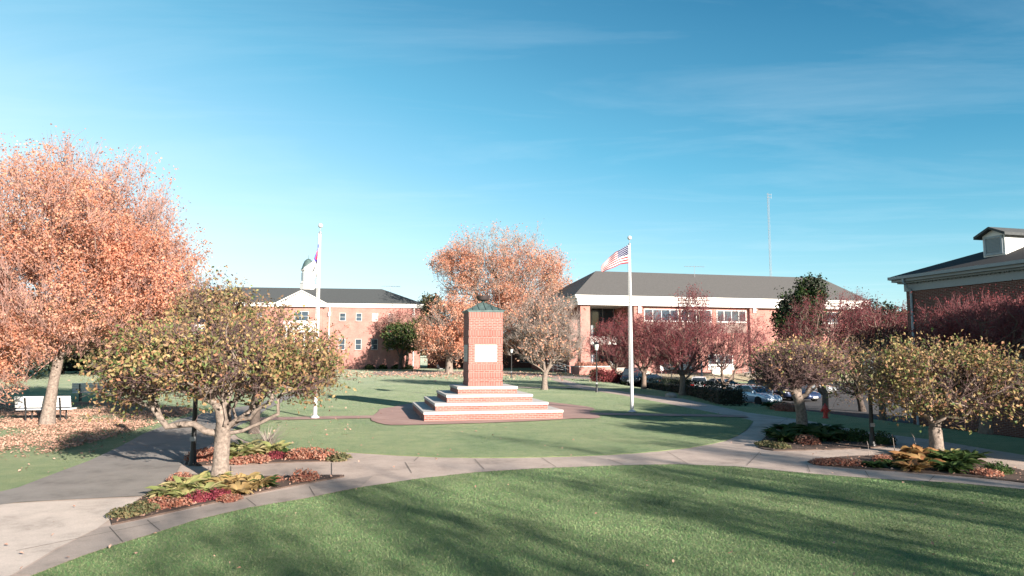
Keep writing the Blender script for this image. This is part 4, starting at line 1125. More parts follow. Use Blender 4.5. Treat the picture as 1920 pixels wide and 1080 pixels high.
def leaf_geo(rng, pos, size, up=.5, wid=.62, droop=0.0, fold=.18, out=None):
    n = len(pos); nr = unit(rng.normal(size=(n, 3))+np.array([0, 0, up])+(0 if out is None else out))
    t = unit(np.cross(nr, rng.normal(size=(n, 3)))); t = unit(t-np.array([0, 0, droop])); nr = unit(nr-(nr*t).sum(1)[:, None]*t)
    b = np.cross(nr, t); s = size[:, None]
    V = np.stack([pos-t*s*.5, pos+b*s*wid*.5+nr*s*fold+t*s*.05, pos+t*s*.5, pos-b*s*wid*.5+nr*s*fold+t*s*.05], 1).reshape(-1, 3)
    o = (np.arange(n)*4)[:, None]
    return V, np.vstack([o+np.array([[0, 1, 2]]), o+np.array([[0, 2, 3]])])
def clump_noise(p, sc, ph):
    return (np.sin(p[:, 0]*sc+ph)+np.sin(p[:, 1]*sc*1.13+ph*2.1)+np.sin(p[:, 2]*sc*1.27+ph*.7)+np.sin((p[:, 0]+p[:, 2])*sc*.61+ph*1.7))/4
def make_tree(name, label, cat, base, lines, r0, blobs, seed, bark='bark_brown', twig='twig_grey', leaf='lf_olive', group=None, alpha=.55, step=.4, jit=.08, bow=.12, expo=2.2,
              ntw=5, twl=.45, twr=.006, tw_out=.7, tw_up=.2, nl=8, ls=.1, spread=.25, gap=0.0, gsc=1.3, leaf_up=.4, droop=0.0, thick=.03, flare=1.35, start=None, bare_top=None, wid=.62, leaf2=None, rmin=.005, tip_leaf=.6, sprig=0.0):
    rng = np.random.default_rng(seed)
    tips = blob_points(rng, blobs)
    if sprig:
        e = blob_points(rng, [(b[0], b[1], b[2], b[3]*1.16, b[4]*1.16, b[5]*1.38, max(6, int(b[6]*sprig)), 6.0, -.55) for b in blobs]); tips = np.vstack([tips, e])
    P, par, tipn, ntr = skeleton(rng, lines, tips, alpha, step, jit, bow, start if start is not None else len(lines[0])//2)
    cnt = np.zeros(len(P)); cnt[tipn] += 1
    for i in range(len(P)-1, 0, -1):
        if par[i] >= 0: cnt[par[i]] += max(cnt[i], .5)
    # nodes are stored parents first, so the reversed pass above is complete
    rad = np.maximum(r0*(cnt/max(cnt[0], 1))**(1/expo), rmin)
    L0 = len(lines[0]); tt_ = np.linspace(0, 1, L0)
    rad[:L0] = np.maximum(rad[:L0], r0*(1-.30*tt_)); rad[0] = r0*flare
    if L0 > 3: rad[1] = r0*(1+(flare-1)*.25)
    (V1, F1), (V2, F2) = limb_mesh(P, par, rad, thick)
    t = thing(name, label, cat, base, 0, group)
    link('trunk', mesh_np('trunk', V1, [(F1, 0)], M[bark], True), t)
    # fine twigs
    ctr = np.average(tips, axis=0)
    tb = np.repeat(P[tipn], ntw, 0)+rng.normal(size=(len(tipn)*ntw, 3))*spread*.3
    outv = unit(tb-(ctr-np.array([0, 0, .5*np.ptp(tips[:, 2])])))
    dv = outv*tw_out+rng.normal(size=tb.shape)*.55+np.array([0, 0, tw_up])
    ln = twl*(.45+.9*rng.random(len(tb)))
    Vt, Qt, Tt, end, mid = cones(rng, tb, dv, ln, np.full(len(tb), twr))
    # leaves along the twigs and round the tips, thinned by clumps
    parts_V = [V2, Vt]; off = len(V2); faces = [(F2, 0), (Qt+off, 0), (Tt+off, 0)]; off += len(Vt)
    if nl:
        m = rng.random((len(tb), nl)); which = m < tip_leaf
        cpos = np.where(which[:, :, None], end[:, None], mid[:, None]+(end-mid)[:, None]*rng.random((len(tb), nl, 1)))
        cpos = cpos+rng.normal(size=cpos.shape)*spread*np.where(which, .5, 1.)[:, :, None]
        pos = cpos.reshape(-1, 3)
        keep = clump_noise(pos, gsc*2, seed)+.35*rng.normal(size=len(pos)) > gap-.35 if gap else np.ones(len(pos), bool)
        if bare_top is not None: keep &= (pos[:, 2] < bare_top+rng.normal(size=len(pos))*.5*(abs(bare_top)*.1+.2)) | (rng.random(len(pos)) < .22)
        pos = pos[keep]; sz = ls*(.6+.8*rng.random(len(pos)))
        if leaf2:
            sel = clump_noise(pos, gsc*1.5, seed+2.)+.4*rng.normal(size=len(pos)) > .15
            groups = ((pos[~sel], sz[~sel], 1), (pos[sel], sz[sel], 2))
        else: groups = ((pos, sz, 1),)
        for pp, ss, mi in groups:
            if len(pp) == 0: continue
            Vl, Tl = leaf_geo(rng, pp, ss, leaf_up, wid, droop, out=unit(pp-ctr)*.35)
            parts_V.append(Vl); faces.append((Tl+off, mi)); off += len(Vl)
    mats = [M[twig], M[leaf]]+([M[leaf2]] if leaf2 else [])
    link('crown', mesh_np('crown', np.vstack(parts_V), faces, mats), t)
    return t
def trunk_line(pts, n=6, jit=.0, seed=0):
    pts = np.array(pts, float); rng = np.random.default_rng(seed)
    s = np.concatenate([[0], np.cumsum(np.linalg.norm(np.diff(pts, axis=0), axis=1))])
    tt_ = np.linspace(0, s[-1], n); out = np.stack([np.interp(tt_, s, pts[:, k]) for k in range(3)], 1)
    out[1:-1] += rng.normal(size=(n-2, 3))*jit
    return [tuple(p) for p in out]
def pxl(base, px, py, dy=0.0):            # an image point at the tree's own distance, in the tree's local frame
    x, y, z = D(px, py, base[1]+dy); return (x-base[0], dy, z-base[2])
def blob_px(base, px, py, rpx, rpz, n, depth=None, dy=0.0, shell=1.2, zmin=-1.0):
    c = pxl(base, px, py, dy); k = (base[1]+dy)/F
    return (*c, rpx*k, (depth if depth else rpx)*k, rpz*k, n, shell, zmin)

# big orange tree on the left
b0 = GT(88, 797)
make_tree('maple_tree', 'large orange tree filling the left edge, bench at its foot', 'tree', b0, [trunk_line([(0,0,0),(.05,0,.8),(.22,0,2.0),(.35,.1,3.6),(.3,.2,6.0)], 9, .02, 1)], .165,
          [blob_px(b0, 160, 450, 172, 150, 520, shell=.9), blob_px(b0, 55, 410, 150, 128, 300, dy=.5), blob_px(b0, 278, 545, 88, 95, 230, dy=-.4), blob_px(b0, 25, 600, 110, 130, 300, dy=-1.2), blob_px(b0, 190, 600, 160, 75, 260, dy=.6)],
          11, 'bark_grey', 'twig_pink', 'lf_orange', 'orange trees', flare=1.6, ntw=8, twl=.8, twr=.008, tw_up=.75, nl=16, ls=.072, spread=.14, gap=.24, gsc=.8, bare_top=8.4, step=.5, leaf2='lf_orange2', wid=.8)
# orange trees behind the monument
bm1 = GT(842, 699)
make_tree('maple_tree', 'orange tree with pale trunk left of the monument', 'tree', bm1, [trunk_line([(0,0,0),(0,0,2.2),(.3,0,5.0)], 7)], .42,
          [blob_px(bm1, 855, 620, 62, 52, 380, shell=.9), blob_px(bm1, 828, 640, 38, 30, 130)], 12, 'bark_grey', 'twig_grey', 'lf_orange2', 'orange trees', ntw=6, twl=1.1, twr=.02, nl=11, ls=.2, spread=.36, gap=.14, gsc=.5, step=.9, wid=.8, leaf2='lf_orange', thick=.05)
bm2 = (-1.9, 102.0, 0.0)
make_tree('maple_tree', 'broad orange tree rising behind the monument', 'tree', bm2, [trunk_line([(0,0,0),(0,0,3),(0,0,8.0)], 8)], .5,
          [blob_px(bm2, 940, 520, 118, 92, 560, shell=.9), blob_px(bm2, 880, 500, 65, 55, 160), blob_px(bm2, 1000, 560, 72, 70, 280), blob_px(bm2, 950, 620, 95, 55, 300)], 13, 'bark_brown', 'twig_grey', 'lf_orange', 'orange trees', ntw=6, twl=1.5, twr=.022, tw_up=.4, nl=13, ls=.2, spread=.42, gap=.2, gsc=.42, step=1.0, wid=.8, leaf2='lf_orange2', thick=.06, bare_top=17.5)
# bare-branched grey tree in front of the library corner
bb = GT(1021, 731)
make_tree('bare_tree', 'nearly bare grey tree with spreading stems right of the monument', 'tree', bb,
          [trunk_line([(0,0,0),(0,0,.6),(.05,0,1.15)], 4), [(.05,0,1.1),(-.35,.1,1.9),(-.75,.1,2.7)], [(.05,0,1.1),(-.1,-.2,2.0),(-.2,-.3,3.0)], [(.05,0,1.1),(.35,0,1.7),(.55,.2,2.8)], [(.2,0,1.4),(.9,-.1,2.2),(1.7,-.2,3.1),(2.2,-.2,3.7)]], .19,
          [blob_px(bb, 1018, 618, 74, 66, 620, shell=1.1), blob_px(bb, 1060, 640, 38, 45, 160)], 14, 'bark_grey', 'twig_grey', 'lf_orange2', None, ntw=9, twl=.55, twr=.009, tw_up=.25, nl=1, ls=.15, spread=.18, gap=.52, gsc=.7, step=.35, jit=.12, start=2, thick=.02)

# gnarled, pollarded crab trees with olive and amber leaves
CR = 'gnarled low crab apple trees'
g1 = GT(411, 902)
make_tree('crabapple_tree', 'gnarled crab apple in the front flower bed, olive and amber leaves', 'tree', g1,
          [trunk_line([(0,0,0),(.02,0,.45),(.03,0,.92)], 5), [(.03,0,.85),(-.3,-.05,.98),(-.55,0,1.12),(-.5,.05,1.28),(-.3,.1,1.42)], [(.03,0,.9),(.15,-.1,1.06),(.34,-.1,1.22),(.22,0,1.42),(.28,.05,1.6)],
           [(.05,0,.86),(.4,.05,.98),(.75,.1,1.14),(1.1,.1,1.32),(1.08,.1,1.62)], [(.03,0,.9),(.0,.3,1.2),(-.15,.6,1.5)], [(.2,0,1.1),(.45,.3,1.35),(.6,.55,1.6)]], .155,
          [blob_px(g1, 405, 698, 160, 48, 330, depth=155, shell=1.1), blob_px(g1, 262, 716, 62, 36, 120, depth=90), blob_px(g1, 550, 704, 66, 38, 90, depth=80), blob_px(g1, 340, 650, 80, 40, 110, depth=100), blob_px(g1, 450, 648, 70, 40, 80, depth=80)],
          21, 'bark_grey', 'twig_purple', 'lf_olive', CR, ntw=7, twl=.36, twr=.0048, tw_out=.75, tw_up=-.05, nl=5, ls=.078, spread=.10, gap=.32, gsc=1.9, sprig=.12, step=.18, jit=.22, bow=.2, droop=.5, leaf_up=.3, thick=.018, start=3, tip_leaf=.7)
g2 = GT(476, 814)
make_tree('crabapple_tree', 'taller crab apple behind the front one, by the path', 'tree', g2,
          [trunk_line([(0,0,0),(.03,0,.6),(.06,0,1.25)], 5), [(.06,0,1.2),(-.5,0,1.6),(-.8,.1,2.1)], [(.06,0,1.2),(.35,0,1.5),(.3,.1,2.1)], [(.06,0,1.2),(.0,.5,1.7),(-.2,.8,2.2)]], .14,
          [blob_px(g2, 430, 632, 95, 62, 330, depth=120), blob_px(g2, 560, 680, 66, 50, 200, depth=100), blob_px(g2, 398, 582, 46, 42, 160, depth=60)],
          22, 'bark_dark', 'twig_purple', 'lf_olive', CR, ntw=5, twl=.42, twr=.006, nl=5, ls=.10, spread=.13, gap=.16, sprig=.12, gsc=1.2, step=.25, jit=.2, droop=.4, thick=.02, start=3, leaf2='lf_brown')
g3 = GT(1757, 856)
make_tree('crabapple_tree', 'gnarled crab apple in the right flower bed, yellow green leaves', 'tree', g3,
          [trunk_line([(0,0,0),(0,0,.5),(-.02,0,.85)], 5), [(0,0,.8),(-.25,-.1,.98),(-.45,-.05,1.22),(-.35,0,1.4)], [(0,0,.8),(.1,-.2,1.0),(.45,-.25,.92),(.35,-.2,1.08),(.1,-.1,1.2)], [(0,0,.8),(.3,.2,1.1),(.75,.2,1.35),(1.2,.2,1.3),(1.28,.2,.85)], [(-.1,0,.9),(-.5,.3,1.3),(-.9,.35,1.35)], [(1.2,.2,1.3),(1.25,.15,1.6),(1.1,.1,1.75)]], .15,
          [blob_px(g3, 1775, 726, 140, 46, 360, depth=130, shell=1.1), blob_px(g3, 1695, 698, 62, 36, 100), blob_px(g3, 1855, 732, 72, 38, 120), blob_px(g3, 1790, 688, 56, 28, 70)],
          23, 'bark_grey', 'twig_purple', 'lf_olive', CR, ntw=5, twl=.42, twr=.005, tw_up=-.02, nl=6, ls=.080, spread=.11, gap=.26, gsc=1.6, sprig=.12, step=.2, jit=.22, droop=.5, thick=.018, start=3)
g4 = GT(1505, 810)
make_tree('crabapple_tree', 'small twisted tree with bare purple twigs near the hydrant', 'tree', g4,
          [trunk_line([(0,0,0),(-.02,0,.6),(-.1,0,1.1)], 5), [(-.1,0,1.05),(.15,-.05,1.2),(.42,0,1.38)], [(-.1,0,1.1),(-.25,0,1.35),(-.3,.05,1.7)], [(-.1,0,1.1),(-.05,.1,1.5),(.1,.1,1.8)]], .17,
          [blob_px(g4, 1495, 690, 76, 38, 420, depth=70), blob_px(g4, 1470, 705, 50, 25, 120)], 24, 'bark_grey', 'twig_purple', 'lf_olive', CR, ntw=11, twl=.38, twr=.0075, nl=1, ls=.09, spread=.1, gap=.35, gsc=1.4, step=.2, jit=.25, thick=.02, start=3)
g5 = GT(1612, 772)
make_tree('crabapple_tree', 'leaning crab apple with olive leaves behind the twisted tree', 'tree', g5,
          [trunk_line([(.2,0,0),(.05,0,.8),(-.25,0,1.6)], 5), [(-.25,0,1.5),(-.9,0,2.2)], [(-.2,0,1.4),(.3,0,2.2)]], .2,
          [blob_px(g5, 1590, 690, 75, 58, 420, depth=70), blob_px(g5, 1650, 690, 55, 40, 160)], 25, 'bark_dark', 'twig_purple', 'lf_olive', CR, ntw=5, twl=.45, twr=.007, nl=3, ls=.10, spread=.14, gap=.2, gsc=1.1, step=.25, jit=.2, droop=.4, thick=.02, start=3)

# crimson crab trees round the parking lot
CG = 'crimson twiggy trees round the parking lot'
def crimson(px, py, Y, blobs, seed, label, stems=None, r=.17, nt=1.0, base=None, **k):
    b = GT(px, py) if base is None else base
    kk = b[1]/F
    ln = [trunk_line([(0,0,0),(.03,0,.6),(.05,0,1.2)], 5)]
    for s in (stems or [(-.6,.1,2.2),(.55,-.1,2.3),(.05,.3,2.5)]): ln.append([(.04,0,1.1), (s[0]*.5, s[1]*.5, 1.1+(s[2]-1.1)*.42), s])
    prm = dict(ntw=6, twl=.5, twr=.0085, tw_out=.6, tw_up=.3, nl=2, ls=.08, spread=.16, gap=.05, gsc=1.0, step=.3, jit=.16, start=3, thick=.025)
    prm.update(k)
    return make_tree('crimson_tree', label, 'tree', b, ln, r, [blob_px(b, *q) for q in blobs], seed, 'bark_brown', 'twig_red', 'lf_crimson', CG, **prm)
crimson(1152, 714, 0, [(1160,640,48,44,420),(1130,650,28,32,100)], 31, 'crimson tree with straight pale trunk beside the red bushes', r=.22, twl=.7, twr=.012, ls=.12)
crimson(1207, 729, 0, [(1212,642,58,50,480)], 32, 'dark trunked crimson tree behind the right flagpole', twl=.6, twr=.01, ls=.11)
crimson(1279, 741, 0, [(1285,640,72,60,600),(1300,585,34,36,140),(1240,660,40,36,160)], 33, 'forked crimson tree with upright shoots standing over the hedge', stems=[(-.5,0,2.3),(.9,0,2.6),(.1,.3,2.8)], tw_up=.5)
crimson(1357, 748, 0, [(1368,640,78,55,640),(1400,655,45,38,200)], 34, 'spreading crimson tree beside the grey parked sedan', stems=[(-.9,0,2.1),(.9,0,2.1),(0,.3,2.5)])
crimson(1440, 748, 0, [(1530,622,56,60,300),(1592,598,42,42,150),(1490,650,36,34,100)], 35, 'crimson tree in front of the dark green pine by the lot', base=(float(ray(1540, 700)[0]*47), 47.0, float(Z(ray(1540, 700)[0]*47, 47.))), r=.2, twl=.55)
crimson(1640, 760, 0, [(1668,642,48,50,250),(1622,604,32,40,110),(1702,606,32,30,90)], 36, 'crimson tree before the corner of the black roofed annex', base=(float(ray(1645, 700)[0]*41), 41.0, float(Z(ray(1645, 700)[0]*41, 41.))), r=.19)
crimson(1830, 800, 0, [(1845,620,105,58,560),(1770,650,45,32,120),(1920,625,50,50,160)], 37, 'wide crimson tree against the shaded wall of the annex', base=(float(ray(1835, 700)[0]*22.5), 22.5, float(Z(ray(1835, 700)[0]*22.5, 22.5))), r=.17, twl=.42, twr=.0065, ls=.065)

# smaller and farther trees
bg_ = GT(750, 693)
make_tree('small_tree', 'small round green tree against the brick hall wall', 'tree', bg_, [trunk_line([(0,0,0),(.1,0,1.6)], 4), [(.1,0,1.5),(-.5,0,3.0)], [(.1,0,1.5),(1.6,0,3.4)]], .25,
          [blob_px(bg_, 762, 633, 36, 20, 260, shell=1.2), blob_px(bg_, 790, 620, 16, 18, 80)], 41, 'bark_dark', 'twig_grey', 'lf_green', None, ntw=5, twl=.8, twr=.02, nl=5, ls=.34, spread=.35, gap=.0, step=.7, thick=.05, start=2)
br2 = (bg_[0]+.6, bg_[1]+2.0, 0)
make_tree('small_tree', 'rose tinted bare tree behind the round green one', 'tree', br2, [trunk_line([(0,0,0),(.2,0,1.8)], 4)], .22, [blob_px(br2, 752, 612, 40, 26, 260)], 42, 'bark_dark', 'twig_pink', 'lf_crimson', None, ntw=8, twl=1.0, twr=.02, nl=1, ls=.2, spread=.3, gap=.3, step=.7, thick=.05, start=2)
bo = (float(ray(808, 661)[0]*125), 125.0, 0.0)
make_tree('small_tree', 'olive green tree between the brick hall and the orange trees', 'tree', bo, [trunk_line([(0,0,0),(0,0,4)], 5)], .3, [blob_px(bo, 806, 610, 26, 46, 260)], 43, 'bark_dark', 'twig_grey', 'lf_mix', None, ntw=5, twl=1.2, twr=.03, nl=5, ls=.5, spread=.5, step=1.0, thick=.06)
be = (float(ray(1510, 661)[0]*72), 72.0, float(Z(ray(1510, 661)[0]*72, 72.)))
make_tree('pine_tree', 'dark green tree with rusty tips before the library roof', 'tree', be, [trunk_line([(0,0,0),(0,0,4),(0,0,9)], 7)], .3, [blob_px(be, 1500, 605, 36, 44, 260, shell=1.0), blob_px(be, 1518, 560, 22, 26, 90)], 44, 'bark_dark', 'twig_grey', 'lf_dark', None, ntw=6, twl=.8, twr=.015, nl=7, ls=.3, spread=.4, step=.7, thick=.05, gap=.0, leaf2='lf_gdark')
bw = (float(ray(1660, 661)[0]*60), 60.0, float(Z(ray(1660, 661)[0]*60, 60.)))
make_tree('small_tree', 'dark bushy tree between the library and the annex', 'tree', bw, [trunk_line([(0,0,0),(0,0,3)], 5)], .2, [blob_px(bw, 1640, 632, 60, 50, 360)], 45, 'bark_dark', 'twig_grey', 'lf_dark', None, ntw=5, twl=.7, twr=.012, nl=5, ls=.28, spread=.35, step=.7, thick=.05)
# trees far left, beyond the lawn
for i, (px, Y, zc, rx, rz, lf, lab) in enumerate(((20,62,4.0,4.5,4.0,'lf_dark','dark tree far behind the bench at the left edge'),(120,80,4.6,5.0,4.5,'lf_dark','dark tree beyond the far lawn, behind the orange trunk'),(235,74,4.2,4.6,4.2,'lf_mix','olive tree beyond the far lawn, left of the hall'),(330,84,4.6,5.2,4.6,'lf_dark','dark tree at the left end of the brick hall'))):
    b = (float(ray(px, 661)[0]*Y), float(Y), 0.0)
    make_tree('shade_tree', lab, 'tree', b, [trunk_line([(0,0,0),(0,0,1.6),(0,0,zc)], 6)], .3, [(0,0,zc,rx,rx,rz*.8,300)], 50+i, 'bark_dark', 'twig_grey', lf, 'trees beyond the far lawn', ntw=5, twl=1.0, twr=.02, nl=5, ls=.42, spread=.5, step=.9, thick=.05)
# tall thinly leaved trees behind the viewer's right shoulder, whose shade streaks the front lawn
for i, (k_, s_, h_, r_) in enumerate(((-8.6,30,10.6,1.3),(-5.4,31,11.6,1.5),(-1.9,29,10.2,1.2),(1.2,32,12.0,1.5),(4.3,29,10.6,1.2))):
    b = (4+.616*s_+.788*k_, 13-.788*s_+.616*k_, 0.0)
    make_tree('lawn_tree', 'slender thinly leaved lawn tree outside the view, %s of its row' % ('first','second','middle','fourth','last')[i], 'tree', b,
              [trunk_line([(0,0,0),(0,0,2.0),(0,0,h_*.5)], 7)], .16, [(0,0,h_*.6,r_,r_,h_*.38,250)], 60+i, 'bark_brown', 'twig_grey', 'lf_orange', 'lawn trees outside the view', ntw=4, twl=.7, twr=.010, nl=4, ls=.15, spread=.3, gap=.1, gsc=.8, step=.6, thick=.04)

# ------------------------------------------------------------------ hedges, bushes, bed plants
def leaf_body(name, label, cat, base, rz, pts_fn, n, ls, leaf, core, group=None, seed=0, up=.4, parts=('foliage', 'branch')):
    rng = np.random.default_rng(seed); t = thing(name, label, cat, base, rz, group)
    pos, out = pts_fn(rng, n)
    V, T = leaf_geo(rng, pos, ls*(.6+.8*rng.random(len(pos))), up, .7, .1, out=out)
    link(parts[0], mesh_np(parts[0], V, [(T, 0)], M[leaf]), t)
    m = core(MB()) if core else None
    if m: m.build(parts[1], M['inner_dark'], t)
    return t
def hedge(p0, p1, w_, h_, label, n, ls, leaf='lf_dark', seed=0):
    p0, p1 = np.array(p0), np.array(p1); L = float(np.linalg.norm(p1-p0)); a = math.atan2(*(p1-p0)[::-1])
    za, zb_ = float(Z(*p0)), float(Z(*p1))
    def fn(rng, n):
        u = rng.random(n)*L; f = rng.random(n); e_ = rng.random(n) < .08; u = np.where(e_, L*(rng.random(n) < .5)+rng.normal(size=n)*.08, u)
        y = np.where(f < .4, -w_/2, np.where(f < .6, w_/2, (rng.random(n)-.5)*w_)); z = np.where(f < .6, rng.random(n)*h_, h_)
        y = np.where(e_, (rng.random(n)-.5)*w_, y); z = np.where(e_, rng.random(n)*h_, z)
        lump = (.07*np.sin(u*2.1+seed)+.05*np.sin(u*5.3)-.35*np.exp(-((L-u)/.7)**2)-.25*np.exp(-(u/.6)**2))
        y = y*(1+lump)+rng.normal(size=n)*.06; z = z*(1+lump)+rng.normal(size=n)*.05+(zb_-za)*u/L
        o = np.stack([np.zeros(n), np.sign(y)*(f < .6), (f >= .6)*1.], 1)
        return np.stack([u, y, np.maximum(z, (zb_-za)*u/L)], 1), o*.8
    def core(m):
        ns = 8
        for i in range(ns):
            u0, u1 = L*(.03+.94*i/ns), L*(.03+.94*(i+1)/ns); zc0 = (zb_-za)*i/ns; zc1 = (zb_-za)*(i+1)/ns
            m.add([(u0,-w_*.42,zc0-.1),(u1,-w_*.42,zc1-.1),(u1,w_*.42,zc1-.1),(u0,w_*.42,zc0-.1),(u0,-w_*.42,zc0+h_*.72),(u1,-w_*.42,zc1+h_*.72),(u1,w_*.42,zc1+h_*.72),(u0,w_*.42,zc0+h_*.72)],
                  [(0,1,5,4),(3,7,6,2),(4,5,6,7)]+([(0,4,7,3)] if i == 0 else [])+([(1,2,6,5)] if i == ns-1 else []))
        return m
    return leaf_body('hedge', label, 'hedge', (p0[0], p0[1], za), a, fn, n, ls, leaf, core, None, seed)
ha = GT(1214, 728); hb = GT(1380, 761)
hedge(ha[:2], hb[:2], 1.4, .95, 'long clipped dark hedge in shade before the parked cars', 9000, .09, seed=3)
hedge((-62, 92), (-30, 98), 3.0, 3.4, 'tall dark hedge along the far lawn left of the hall', 6000, .4, seed=5)
def dome(r, h):
    def fn(rng, n):
        d = unit(rng.normal(size=(n, 3))); d[:, 2] = np.abs(d[:, 2]); rr = .55+.5*rng.random(n)**.5
        rr *= 1+.12*np.sin(4*np.arctan2(d[:, 1], d[:, 0])+3*d[:, 2])
        return d*rr[:, None]*np.array([r, r, h]), d*.8
    return fn
def stems(r, h, n=7):
    def core(m):
        rr = random.Random(int(r*1000))
        for i in range(n):
            a = rr.uniform(0, 6.28); k = rr.uniform(.2, .7)
            m.tube((0, 0, -.02), (math.cos(a)*r*k, math.sin(a)*r*k, h*rr.uniform(.5, .85)), .012*max(1, r*2), .006*max(1, r*2), 5)
        return m
    return core
for i, (px, py, r_, lab) in enumerate(((1128,716,.95,'crimson bush left of the pale tree trunk by the planter'),(1149,717.5,.85,'crimson bush hiding behind the pale tree trunk'),(1171,718,1.0,'crimson bush right of the pale tree trunk, next to the black suv'))):
    b = GT(px, py); leaf_body('bush', lab, 'bush', b, 0, dome(r_, 1.15), 1500, .14, 'lf_crimson2' if 'lf_crimson2' in M else 'lf_crimson', stems(r_, 1.1), 'crimson bushes by the planter', i)
b = at_lib(.6, -3.9); leaf_body('bush', 'small tawny shrub against the brick planter wall', 'bush', b, 0, dome(.65, .8), 500, .14, 'lf_brown', stems(.6, .7), None, 9)
for i in range(6):
    b = at_lib(-.95+i*.66, -1.9, 1.0); leaf_body('shrub', 'low tawny planting in the brick planter, %s' % ('left end','second from the left','third from the left','third from the right','second from the right','right end')[i], 'shrub', b, 0, dome(.42, .5), 220, .13, 'lf_rust', stems(.4, .4), 'planting in the brick planter', 20+i)
for i, (dx_, r_) in enumerate(((-7.5,.8),(-5.6,.7),(-3.4,.9),(-1.6,.7))):
    x = BLO[0]+dx_*math.cos(BLR)+1.0*math.sin(BLR); y = BLO[1]+dx_*math.sin(BLR)-1.2
    leaf_body('shrub', 'low dark shrub at the foot of the hall wall, %s' % ('leftmost of four','second from the left','third from the left','rightmost of four')[i], 'shrub', (x, y, 0), 0, dome(r_, .7), 350, .2, 'lf_gdark', stems(r_, .6), 'shrubs at the foot of the hall', 30+i)

def strap_plant(rng, n, ln, wd, arch=.8, rise=.75):
    """arching broad leaves from one crown, each leaf a bent, keeled strip"""
    V = []; Fc = []; ns = 4
    for i in range(n):
        a = rng.random()*2*PI; l = ln*(.55+.6*rng.random()); w_ = wd*(.7+.6*rng.random()); el = rise*(.45+.8*rng.random())
        c, s = math.cos(a), math.sin(a); b0_ = len(V); r0 = ln*.22*rng.random()
        tw = rng.normal()*.3
        for k in range(ns+1):
            t = k/ns; r_ = r0+l*t*(math.cos(el*(1-t*.5))); z_ = l*(math.sin(el)*t*1.25-arch*t*t*.62)
            ww = w_*math.sin(PI*min(1, .12+t*.9))**.8*.5 if k < ns else .002
            for sgn in (-1, 0, 1):
                V.append((c*r_-s*ww*sgn, s*r_+c*ww*sgn, max(.01, z_+abs(sgn)*ww*.35+sgn*ww*tw)))
        for k in range(ns):
            for m in (0, 1):
                o = b0_+k*3+m; Fc.append((o, o+1, o+4, o+3))
    return np.array(V), np.array(Fc)
PLANTS = {}
def plant_mesh(kind, v):
    key = (kind, v)
    if key in PLANTS: return PLANTS[key]
    rng = np.random.default_rng(100+v+hash(kind)%7 if False else 100+v*13+len(kind))
    if kind in ('hosta', 'bronze', 'green', 'golden'):
        V, Fc = strap_plant(rng, 58 if kind != 'green' else 64, .36 if kind != 'golden' else .40, .115 if kind != 'golden' else .15)
        me = mesh_np('leaves', V, [(Fc, 0)], M[{'hosta':'lf_hosta','bronze':'lf_bronze','green':'lf_gdark','golden':'lf_golden'}[kind]], True)
    elif kind == 'plume':
        V, Fc = strap_plant(rng, 90, .5, .014, .25, 1.3)
        me = mesh_np('leaves', V, [(Fc, 0)], M['twig_grey'], True)
    elif kind == 'stalk':
        m = MB(); x, y = .05*rng.normal(), .05*rng.normal(); m.tube((0,0,0),(x,y,.38),.007,.005,5).tube((x,y,.38),(x*2.2,y*2,.52),.011,.004,5)
        me = bpy.data.meshes.new('stem'); me.from_pydata(m.v, [], m.f); me.materials.append(M['twig_grey'])
    else:
        n = 520; d = unit(rng.normal(size=(n, 3))); d[:, 2] = np.abs(d[:, 2])*.9; rr = .35+.7*rng.random(n)**.6
        flat = .34 if kind in ('litter_mat', 'creeper') else .62
        pos = d*rr[:, None]*np.array([.30, .30, .30*flat/.62*.9])+np.array([0, 0, .02])
        V, T = leaf_geo(rng, pos, .05*(.6+.8*rng.random(n)), .5, .7, 0, out=d*.8)
        a_ = np.arange(10)*2*PI/10; hc = .30*flat/.62*.9
        Vc = np.vstack([np.stack([.2*np.cos(a_), .2*np.sin(a_), 0*a_-.02], 1), np.stack([.15*np.cos(a_), .15*np.sin(a_), 0*a_+hc*.45], 1), [[0, 0, hc*.62]]])
        Tc = np.array([[i, (i+1)%10, 10+(i+1)%10] for i in range(10)]+[[i, 10+(i+1)%10, 10+i] for i in range(10)]+[[10+i, 10+(i+1)%10, 20] for i in range(10)])
        T = np.vstack([T, Tc+len(V)]); V = np.vstack([V, Vc])
        me = mesh_np('leaves', V, [(T, 0)], M[{'rust':'lf_rust','magenta':'lf_magenta','creeper':'lf_mix','litter_mat':'lf_rust','darkmound':'lf_gdark'}[kind]])
    PLANTS[key] = me; return me
NAMES = dict(hosta='hosta_plant', bronze='hosta_plant', green='leafy_plant', golden='hosta_plant', plume='ornamental_grass', rust='flower_mound', magenta='flower_mound', creeper='creeping_plant', litter_mat='creeping_plant', darkmound='leafy_plant', stalk='seed_stalk')
def plant(kind, px, py, sc, label, i=0, group=None):
    x, y, z = GT(px, py)
    o = link(NAMES[kind], plant_mesh(kind, i % 3)); o.location = (x, y, z+.03); o.scale = (sc, sc, sc*(random.uniform(.95, 1.2) if kind in ('hosta', 'bronze', 'green', 'golden') else random.uniform(.75, .95))); o.rotation_euler.z = random.uniform(0, 6.28)
    tag(o, label, {'hosta_plant':'plant','leafy_plant':'plant','ornamental_grass':'plant','flower_mound':'flowers','creeping_plant':'plant','seed_stalk':'plant'}[NAMES[kind]], group)
FB = 'plants of the front left bed'; SB = 'plants of the bed behind the front tree'; TB = 'plants round the twisted tree'; RBD = 'plants of the right flower bed'
